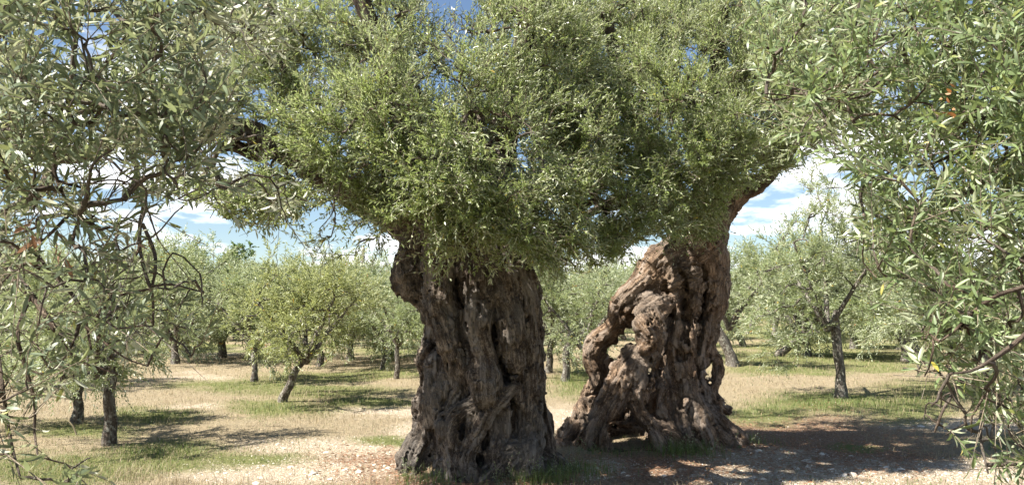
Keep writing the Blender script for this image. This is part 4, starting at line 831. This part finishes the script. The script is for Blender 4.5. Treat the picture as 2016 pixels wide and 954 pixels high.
# ------------------------------------------------------------------ olive trees of the grove
def grove_crown(seed, n_anchor, rx, rz, leaf_m, ll=0.085, per=(6, 8), up=0.3, sparse=False, lw=0.26):
    """crown around the origin (0 = fork of the trunk); returns meshes"""
    rng = np.random.default_rng(seed); blobs = []
    for _ in range(9):
        a = rng.uniform(0, 6.28); q = rx * rng.uniform(0.25, 0.68); blobs.append((math.cos(a) * q, math.sin(a) * q, rz * rng.uniform(-0.05, 1.15), rx * rng.uniform(0.35, 0.52), rz * rng.uniform(0.3, 0.5)))
    blobs.append((0, 0, rz * 1.0, rx * 0.6, rz * 0.6))
    A = np.vstack([ellipsoid_pts(b_[:3], (b_[3], b_[3], b_[4]), n_anchor // 10, rng, 0.4) for b_ in blobs])
    skel = []
    for k in range(4):
        a = k * 1.57 + rng.uniform(-.4, .4); skel.append(catmull([(0, 0, -0.1), (math.cos(a) * rx * .2, math.sin(a) * rx * .2, rz * .3), (math.cos(a) * rx * .5, math.sin(a) * rx * .5, rz * .8)], 0.15))
    tb = Tubes()
    for s_ in skel: tb.add(s_, np.linspace(0.055, 0.02, len(s_)), 6, 0.2)
    conns, par, cnt = grow(np.vstack(skel), A, rng, 0.35)
    for c, n in zip(conns, cnt):
        r1 = 0.006 * n ** 0.5; tb.add(c, np.linspace(max(r1, 0.005), max(r1 * 0.55, 0.004), 6), 4, cap=False)
    base, D, L = shoots_on(conns, rng, per, lambda b_: b_ * np.array([0.2, 0.2, 0.0]), up, 0.4, 0.3, 0.45, 0.18, 0.42)
    lowm = base[:, 2] < rz * 0.35; D[lowm] = norm(D[lowm] + np.array([0, 0, -0.6]))
    bv = rng.normal(0, 0.25, D.shape) + np.array([0, 0, -0.2])
    lv = Leaves(); shoot_leaves(lv, base, D, L, bv, rng, 8, ll, lw, ang=0.75, skip=0.15); lv.cat()
    bm = tb.mesh('branches'); bm.materials.append(M_BARK); lm = leaf_mesh('foliage', lv); lm.materials.append(leaf_m)
    return bm, lm
CROWNS = {'a': grove_crown(1, 190, 1.6, 1.1, M_LEAF_BG), 'b': grove_crown(2, 190, 1.55, 1.2, M_LEAF_BG), 'c': grove_crown(3, 200, 1.7, 1.2, M_LEAF_BGY),
          'near': grove_crown(4, 200, 1.5, 1.1, M_LEAF_BG, 0.065, (6, 9)), 'tall': grove_crown(5, 260, 1.9, 1.75, M_LEAF_BG, 0.08, (6, 8), 0.6), 'broad': grove_crown(6, 110, 1.2, 1.2, M_LEAF_BROAD, 0.13, (5, 7), 0.1, lw=0.55),
          'low': grove_crown(8, 120, 1.0, 0.6, M_LEAF_BG, 0.07, (6, 8), -0.1)}
def grove_tree(px, py, Y, trunk_w, fork, crown, cs, label, group=None, lean=0.0, rot=0.0, czs=1.0, name='olive_tree', cat='olive tree', off=(0, 0), sx=1.0, sy=1.0):
    """px, py: foot of the trunk in the photograph; Y distance; fork: height of the fork (m)"""
    x = P(px, py, Y)[0]; z = float(gh(x, Y)); root = empty(name, (x, Y, z), label, cat, group)
    r = trunk_w * 0.41; top = np.array([x + lean, Y + 0.05, z + fork])
    pts = np.array([(x, Y, z - 0.12, r * 1.6), (x, Y, z + 0.06, r * 1.25), (x + lean * .25 + 0.02, Y, z + fork * .35, r), (x + lean * .6 - 0.02, Y, z + fork * .7, r * .92), (*top, r * .85), (top[0] + lean * .3, Y, top[2] + 0.25, r * .5)])
    c = catmull(pts, 0.1); tb = Tubes(); tb.add(c[:, :3], c[:, 3], 12, 0.3); add('trunk', tb.mesh('trunk'), M_BARK, root)
    bm, lm = CROWNS[crown]
    for nm, me in (('branches', bm), ('foliage', lm)):
        o = bpy.data.objects.new(nm, me); COL.objects.link(o); o.parent = root; o.location = (lean + off[0], 0.05 + off[1], fork); o.rotation_euler = (0, 0, rot); o.scale = (cs * sx, cs * sy, cs * czs); o['kind'] = 'stuff'
    return root
grove_tree(215, 872, 9.4, 0.17, 0.85, 'near', 0.92, 'young olive tree with straight dark trunk rising from green grass, left foreground', lean=-0.02, rot=0.4, off=(-0.2, 0))
grove_tree(152, 835, 11.2, 0.17, 0.6, 'a', 0.95, 'olive tree with low skirts of leaves, behind and left of the straight dark trunk', rot=1.2, off=(-0.3, 0.2))
grove_tree(556, 790, 13.6, 0.17, 0.78, 'c', 1.08, 'yellow-green olive tree on a slanting mottled trunk, standing alone left of the broad trunk', lean=0.38, rot=2.0, off=(0.0, 0))
grove_tree(500, 752, 17.4, 0.17, 0.7, 'b', 1.1, 'olive tree with thin upright trunk just behind the slanting-trunk tree', rot=3.0)
grove_tree(437, 702, 25.0, 0.3, 0.75, 'a', 1.5, 'olive tree with short thick trunk before the pale rubble strip at left', rot=4.0)
grove_tree(630, 722, 21.5, 0.22, 0.75, 'c', 1.3, 'olive tree seen behind the crown of the slanting-trunk tree', rot=5.0)
grove_tree(753, 727, 20.6, 0.14, 0.75, 'b', 1.1, 'slim olive tree, left one of the thin pair beside the broad trunk', rot=0.8, lean=0.05)
grove_tree(781, 747, 17.8, 0.13, 0.85, 'a', 1.0, 'slim olive tree with straight thin trunk closest to the broad trunk', rot=2.6, lean=0.02)
grove_tree(1080, 735, 19.5, 0.2, 0.8, 'b', 1.25, 'olive tree seen between the ancient trunks, left of two dark trunks', rot=1.9, lean=0.1)
grove_tree(1112, 748, 17.6, 0.22, 0.8, 'near', 1.2, 'olive tree seen between the ancient trunks, right of two dark trunks', rot=0.2, lean=0.08, off=(0.35, 0))
grove_tree(1442, 722, 21.8, 0.38, 1.15, 'b', 1.3, 'olive tree with thick leaning trunk beside the hollow trunk', rot=3.5, lean=-0.45, off=(0.4, 0))
grove_tree(1655, 778, 14.4, 0.22, 1.35, 'tall', 1.06, 'tall sparse olive tree with forked lichen-spotted trunk on a grassy mound at right', rot=0.9, lean=-0.02, off=(-0.15, 0))
grove_tree(1522, 668, 38.0, 0.35, 1.3, 'a', 1.5, 'distant olive tree behind bright grass, between the hollow trunk and the forked tree', rot=2.2, lean=0.3)
grove_tree(1680, 684, 32.0, 0.35, 1.3, 'c', 1.35, 'distant olive tree directly behind the forked tree at right', rot=4.4)
grove_tree(1940, 760, 15.5, 0.2, 1.0, 'a', 1.1, 'olive tree half hidden behind the big right-hand leaves', rot=5.4)
grove_tree(40, 760, 16.0, 0.2, 0.9, 'b', 1.2, 'olive tree at far left behind the hanging twigs', rot=1.5)
grove_tree(472, 660, 44.0, 0.5, 3.3, 'broad', 1.15, 'bright green broad-leaved tree rising above the olives at left', name='broad_leaved_tree', cat='tree', rot=0.3)
for a, Y, cr_, sc_, lab in [(345, 22.5, 'b', 1.5, 'olive tree left of the short thick trunk, before the pale rubble'), (540, 25.0, 'a', 1.55, 'olive tree farther back in the gap left of the slanting-trunk crown top'), (690, 24.5, 'b', 1.3, 'olive tree behind the thin pair, right of the slanting-trunk tree'),
                            (835, 23.5, 'a', 1.2, 'olive tree just peeping out left of the broad ancient trunk'), (1190, 23.0, 'a', 1.3, 'olive tree behind the left leg of the hollow trunk'), (1590, 27.0, 'b', 1.25, 'olive tree left behind the forked tree on the grassy strip'), (1780, 24.0, 'a', 1.3, 'olive tree right behind the forked tree, near the right-hand leaves')]:
    grove_tree(a, 690, Y, 0.26, 0.72, cr_, sc_ * 1.12, lab, rot=a * 0.01)
rr = np.random.default_rng(77); k_ = 0
for Y in (26.5, 32.5, 39.5, 47.5):
    xs = np.arange(-0.74 * Y, 0.74 * Y, 4.3 + Y * 0.015) + rr.uniform(-1, 1)
    for x in xs:
        x = x + rr.normal(0, 0.5); y = Y + rr.normal(0, 0.9); px = 1008 + F_PX * x / y
        if Y < 30 and (380 < px < 480 or 1600 < px < 1760 or 560 < px < 700): continue
        s_ = rr.uniform(1.45, 1.8)
        grove_tree(px, 640, y, 0.32, rr.uniform(0.6, 0.85), 'abc'[int(rr.integers(0, 3))], s_, 'silvery olive tree in the far rows closing off the grove', 'olive trees in the far rows of the grove', lean=rr.normal(0, .25), rot=rr.uniform(0, 6.28), czs=rr.uniform(.8, 1.2), sx=rr.uniform(.8, 1.15), sy=rr.uniform(.8, 1.15))
        k_ += 1
print('far trees', k_)
# wood beyond the rows: one mass
rng = np.random.default_rng(91); V = []; n_ = 26000
cx = rng.uniform(-75, 75, 90); cy = rng.uniform(55, 80, 90); ci = rng.integers(0, 90, n_); d = norm(rng.normal(0, 1, (n_, 3))) * rng.uniform(0.6, 1, (n_, 1)) ** 0.5
base = np.stack([cx[ci], cy[ci], 2.6 + 0.006 * 55 + np.zeros(n_)], -1) + d * np.array([2.6, 2.6, 2.0])
lv = Leaves(); lv.base = base; lv.dir = norm(d + rng.normal(0, .6, d.shape)); lv.nrm = norm(np.cross(lv.dir, rng.normal(0, 1, d.shape))); lv.L = rng.uniform(.3, .5, n_); lv.W = lv.L * .4; lv.t = rng.random(n_) * .9
add('far_olive_wood', leaf_mesh('far_olive_wood', lv), M_LEAF_BG, kind='stuff', label='far silvery mass of olive trees along the horizon', cat='trees')
# utility pole rising over the far crowns
px_ = P(712, 640, 43.0); pz = float(gh(px_[0], 43.0)); pole = empty('utility_pole', (px_[0], 43.0, pz), 'thin wooden pole rising above the far crowns left of the broad trunk', 'pole')
tb = Tubes(); tb.add(np.array([(px_[0], 43, pz - .3), (px_[0], 43, pz + 2.5), (px_[0] + 0.02, 43, pz + 4.85)]), [0.12, 0.105, 0.09], 10); add('post', tb.mesh('post'), M_BARK, pole)
tb = Tubes(); tb.add(np.array([(px_[0], 43, pz + 4.8), (px_[0] + .02, 43, pz + 4.93), (px_[0] + .02, 43, pz + 4.97)]), [0.1, 0.105, 0.06], 10); add('cap', tb.mesh('cap'), M_STONE, pole)

# ------------------------------------------------------------------ stones, gravel, litter, grass
def rock(seed):
    rng = np.random.default_rng(seed); V = []; F = []
    th = np.linspace(0, 6.28, 8, endpoint=False); ph = [0.35, 0.95, 1.55, 2.2]
    V.append((0, 0, 0.62))
    for p_ in ph:
        for a in th: q = rng.uniform(0.8, 1.15); V.append((math.sin(p_) * math.cos(a) * q, math.sin(p_) * math.sin(a) * q * 0.8, math.cos(p_) * 0.62 * rng.uniform(.85, 1.1)))
    tri = [(0, 1 + j, 1 + (j + 1) % 8) for j in range(8)]; q4 = []
    for i_ in range(3):
        for j in range(8): a, b_ = 1 + i_ * 8 + j, 1 + i_ * 8 + (j + 1) % 8; q4.append((a, a + 8, b_ + 8, b_))
    V = np.array(V); return V, np.array(tri), np.array(q4)
ROCKS = []
for s_ in range(6):
    V, tri, q4 = rock(s_); me = mesh_np('stone', V, [tri, q4], False); me.materials.append(M_STONE); ROCKS.append(me)
rng = np.random.default_rng(55); cnt = 0
def ground_pts(n, y0, y1, rng, pw=2.0, xm=0.72):
    u = rng.random(n); a = 1 - pw
    y = (y0 ** a + u * (y1 ** a - y0 ** a)) ** (1 / a); x = rng.uniform(-xm, xm, n) * y; return x, y
x, y = ground_pts(9000, 6.6, 24, rng, 2.2); Z = zones(x, y)
ok = np.where((Z[1] + Z[2] * 0.35 > rng.uniform(0.5, 1.1, len(x))))[0]
for i in ok[:240]:
    s_ = 0.012 + 0.04 * rng.random() ** 4; s_ *= (1 + max(0, y[i] - 10) * 0.05)
    o = bpy.data.objects.new('stone', ROCKS[int(rng.integers(0, 6))]); COL.objects.link(o); o.parent = ground
    o.location = (x[i], y[i], float(gh(x[i], y[i])) - s_ * 0.08); o.rotation_euler = (rng.normal(0, .25), rng.normal(0, .25), rng.uniform(0, 6.28)); o.scale = (s_ * rng.uniform(.8, 1.5), s_, s_ * rng.uniform(.6, 1))
x, y = ground_pts(60000, 6.4, 30, rng, 2.2); Z = zones(x, y)
k = (Z[1] + Z[2] * 0.4 + 0.08) > rng.uniform(0.25, 1.6, len(x)); x, y = x[k][:14000], y[k][:14000]; n_ = len(x)
T = np.array([[1, 0, 0], [0, 1, 0], [-1, 0.1, 0], [0.1, -1, 0], [0.15, 0.1, 0.75]]); s_ = rng.uniform(0.004, 0.013, n_) * (1 + np.maximum(0, y - 9) * 0.04); a = rng.uniform(0, 6.28, n_)
ca, sa = np.cos(a)[:, None], np.sin(a)[:, None]; q = rng.uniform(.6, 1.3, (n_, 5))
V = np.stack([(T[:, 0] * ca - T[:, 1] * sa) * q * s_[:, None] + x[:, None], (T[:, 0] * sa + T[:, 1] * ca) * q * s_[:, None] + y[:, None], T[None, :, 2] * q * s_[:, None] + (gh(x, y) - 0.002)[:, None]], -1)
F = np.array([[0, 1, 4], [1, 2, 4], [2, 3, 4], [3, 0, 4]])
add('gravel', mesh_np('gravel', V.reshape(-1, 3), [(F[None] + (np.arange(n_) * 5)[:, None, None]).reshape(-1, 3)], False), M_STONE, kind='stuff', label='pale limestone gravel strewn over the bare ground', cat='gravel')
# fallen leaves
x, y = ground_pts(40000, 6.3, 16, rng, 2.0); Z = zones(x, y); k = Z[2] > rng.uniform(0.2, 1.2, len(x)); x, y = x[k][:14000], y[k][:14000]; n_ = len(x)
lv = Leaves(); lv.base = np.stack([x, y, gh(x, y) + rng.uniform(0.004, 0.02, n_)], -1); a = rng.uniform(0, 6.28, n_); lv.dir = norm(np.stack([np.cos(a), np.sin(a), rng.normal(0, .18, n_)], -1))
up = norm(np.array([0, 0, 1.0]) + rng.normal(0, .3, (n_, 3))); lv.nrm = norm(up - lv.dir * (up * lv.dir).sum(1, keepdims=True)); lv.L = rng.uniform(.035, .065, n_); lv.W = lv.L * .25; lv.t = rng.random(n_)
add('fallen_leaves', leaf_mesh('fallen_leaves', lv), M_DEAD, kind='stuff', label='brown fallen olive leaves littering the shade under the old trees', cat='leaf litter')

def blades(name, x, y, h, w, lean, m, rng, label, cat, parent=None, z0=None, kind='stuff'):
    n = len(x); a = rng.uniform(0, 6.28, n); s = np.stack([np.cos(a), np.sin(a), np.zeros(n)], -1); l = np.stack([-np.sin(a), np.cos(a), np.zeros(n)], -1) * (lean * rng.normal(0, 1, n) * h)[:, None]
    b_ = np.stack([x, y, (gh(x, y) if z0 is None else z0) - 0.01], -1); upv = np.zeros((n, 3)); upv[:, 2] = h
    V = np.stack([b_ - s * w[:, None] * .5, b_ + s * w[:, None] * .5, b_ + s * w[:, None] * .35 + upv * .55 + l * .3, b_ - s * w[:, None] * .35 + upv * .55 + l * .3, b_ + upv * (1 - 0.25 * np.abs(lean)) + l], 1)
    o5 = (np.arange(n) * 5)[:, None, None]; q = np.array([[0, 1, 2, 3]]); tri = np.array([[3, 2, 4]])
    me = mesh_np(name, V.reshape(-1, 3), [(q[None] + o5).reshape(-1, 4), (tri[None] + o5).reshape(-1, 3)], True, {'tint': np.repeat(rng.random(n) * .92, 5)})
    return add(name, me, m, parent, label, cat, kind)
rng = np.random.default_rng(64)
x, y = ground_pts(200000, 6.2, 45, rng, 1.8); Z = zones(x, y)
den = np.clip(0.8 - Z[1] * 0.75 - Z[2] * 0.62 - Z[0] * 0.25, 0.03, 1) * (0.35 + 0.65 * sstep(-0.35, 0.25, n2(x, y, 0.8, 5.0)))
k = rng.random(len(x)) < den * 0.85; x, y = x[k], y[k]; n_ = len(x); sc = 1 + np.maximum(y - 10, 0) * 0.07
tall = sstep(0.0, 0.5, n2(x, y, 1.6, 12.0))
blades('dry_grass', x, y, rng.uniform(.025, .075, n_) * (1 + tall * 1.0) * np.minimum(sc, 1.6), rng.uniform(.003, .006, n_) * sc, 0.75, M_STRAW, rng, 'short straw-coloured dry grass covering the open field', 'dry grass')
x, y = ground_pts(170000, 6.2, 45, rng, 1.8); Z = zones(x, y)
k = rng.random(len(x)) < np.clip(Z[0] * 1.1 - 0.12, 0.03 + 0.28 * sstep(-0.05, 0.45, n2(x, y, 1.3, 31.0)) * (1 - Z[2]), 1) * (0.45 + 0.55 * sstep(-0.4, 0.2, n2(x, y, 0.6, 15.0))); x, y = x[k], y[k]; n_ = len(x); sc = 1 + np.maximum(y - 10, 0) * 0.07
px, py = proj(np.stack([x, y, gh(x, y)], -1)); tuft = np.maximum.reduce([ell(px, py, 330, 882, 120, 16), ell(px, py, 540, 805, 100, 14), ell(px, py, 1650, 795, 150, 22), ell(px, py, 700, 792, 100, 10), ell(px, py, 300, 815, 90, 14), ell(px, py, 1150, 755, 70, 26), ell(px, py, 1480, 700, 60, 12)])
blades('green_grass', x, y, rng.uniform(.02, .055, n_) * (1 + tuft * 1.0) * np.minimum(sc, 1.6), rng.uniform(.004, .008, n_) * sc, 0.6, M_GRASS, rng, 'green grass growing in patches round the tree feet', 'grass')
# weeds at the feet of the ancient trunks
for px0, py0, Y, n, h, lab in [(860, 950, 7.1, 260, .16, 'low green weeds at the left root of the broad ancient trunk'), (1130, 930, 7.5, 300, .2, 'green weeds in the gap between the two ancient trunks'), (1200, 905, 8.5, 120, .12, 'sparse weeds before the cave-like opening of the hollow trunk'), (1450, 855, 9.3, 260, .2, 'tuft of weeds at the right root of the hollow trunk'), (1070, 945, 7.05, 420, .2, 'thin green weeds at the foot of the broad ancient trunk'), (1345, 900, 8.45, 380, .22, 'thin green weeds at the foot of the hollow ancient trunk')]:
    c = P(px0, py0, Y); x = c[0] + rng.normal(0, .22, n); y = c[1] + rng.normal(0, .12, n)
    blades('weed_clump', x, y, rng.uniform(.08, h, n), np.full(n, .005), 0.5, M_GRASS, rng, lab, 'weeds')
for root, spots in ((ltree, [(1060, 935, 7.15), (1100, 930, 7.4), (890, 950, 7.1), (1010, 955, 7.05), (825, 930, 7.4)]), (rtree, [(1340, 890, 8.55), (1380, 880, 8.7), (1440, 860, 9.0), (1170, 895, 8.7)])):
    B_ = np.vstack([P(a, b_, y) + rng.normal(0, .09, (14, 3)) * (1, .6, 0) for a, b_, y in spots]); B_[:, 2] = gh(B_[:, 0], B_[:, 1]) - 0.02; n_ = len(B_)
    D_ = norm(rng.normal(0, .45, (n_, 3)) + np.array([0, -.15, 1.0])); L_ = rng.uniform(.08, .26, n_); bv = rng.normal(0, .3, (n_, 3)); lv = Leaves(); shoot_leaves(lv, B_, D_, L_, bv, rng, 7, 0.035, 0.3, skip=0.2, tint=(0, .9)); lv.cat()
    add('sucker_stems', stems_mesh('sucker_stems', B_, D_, L_, bv, np.full(n_, .002)), M_TWIG, root, kind='stuff'); add('sucker_leaves', leaf_mesh('sucker_leaves', lv), M_LEAF_FGR, root, kind='stuff')
# pale stick leaning in the grass at left
c0, c1 = P(150, 862, 10.2), P(133, 826, 10.2); c0[2] = float(gh(c0[0], c0[1]))
tb = Tubes(); tb.add(np.array([c0, (c0 + c1) / 2 + (0.01, 0.02, 0.01), c1]), [0.012, 0.011, 0.007], 7, 0.2); add('stick', tb.mesh('stick'), M_STRAW, label='pale dry stick leaning in the grass left of the straight dark trunk', cat='stick')
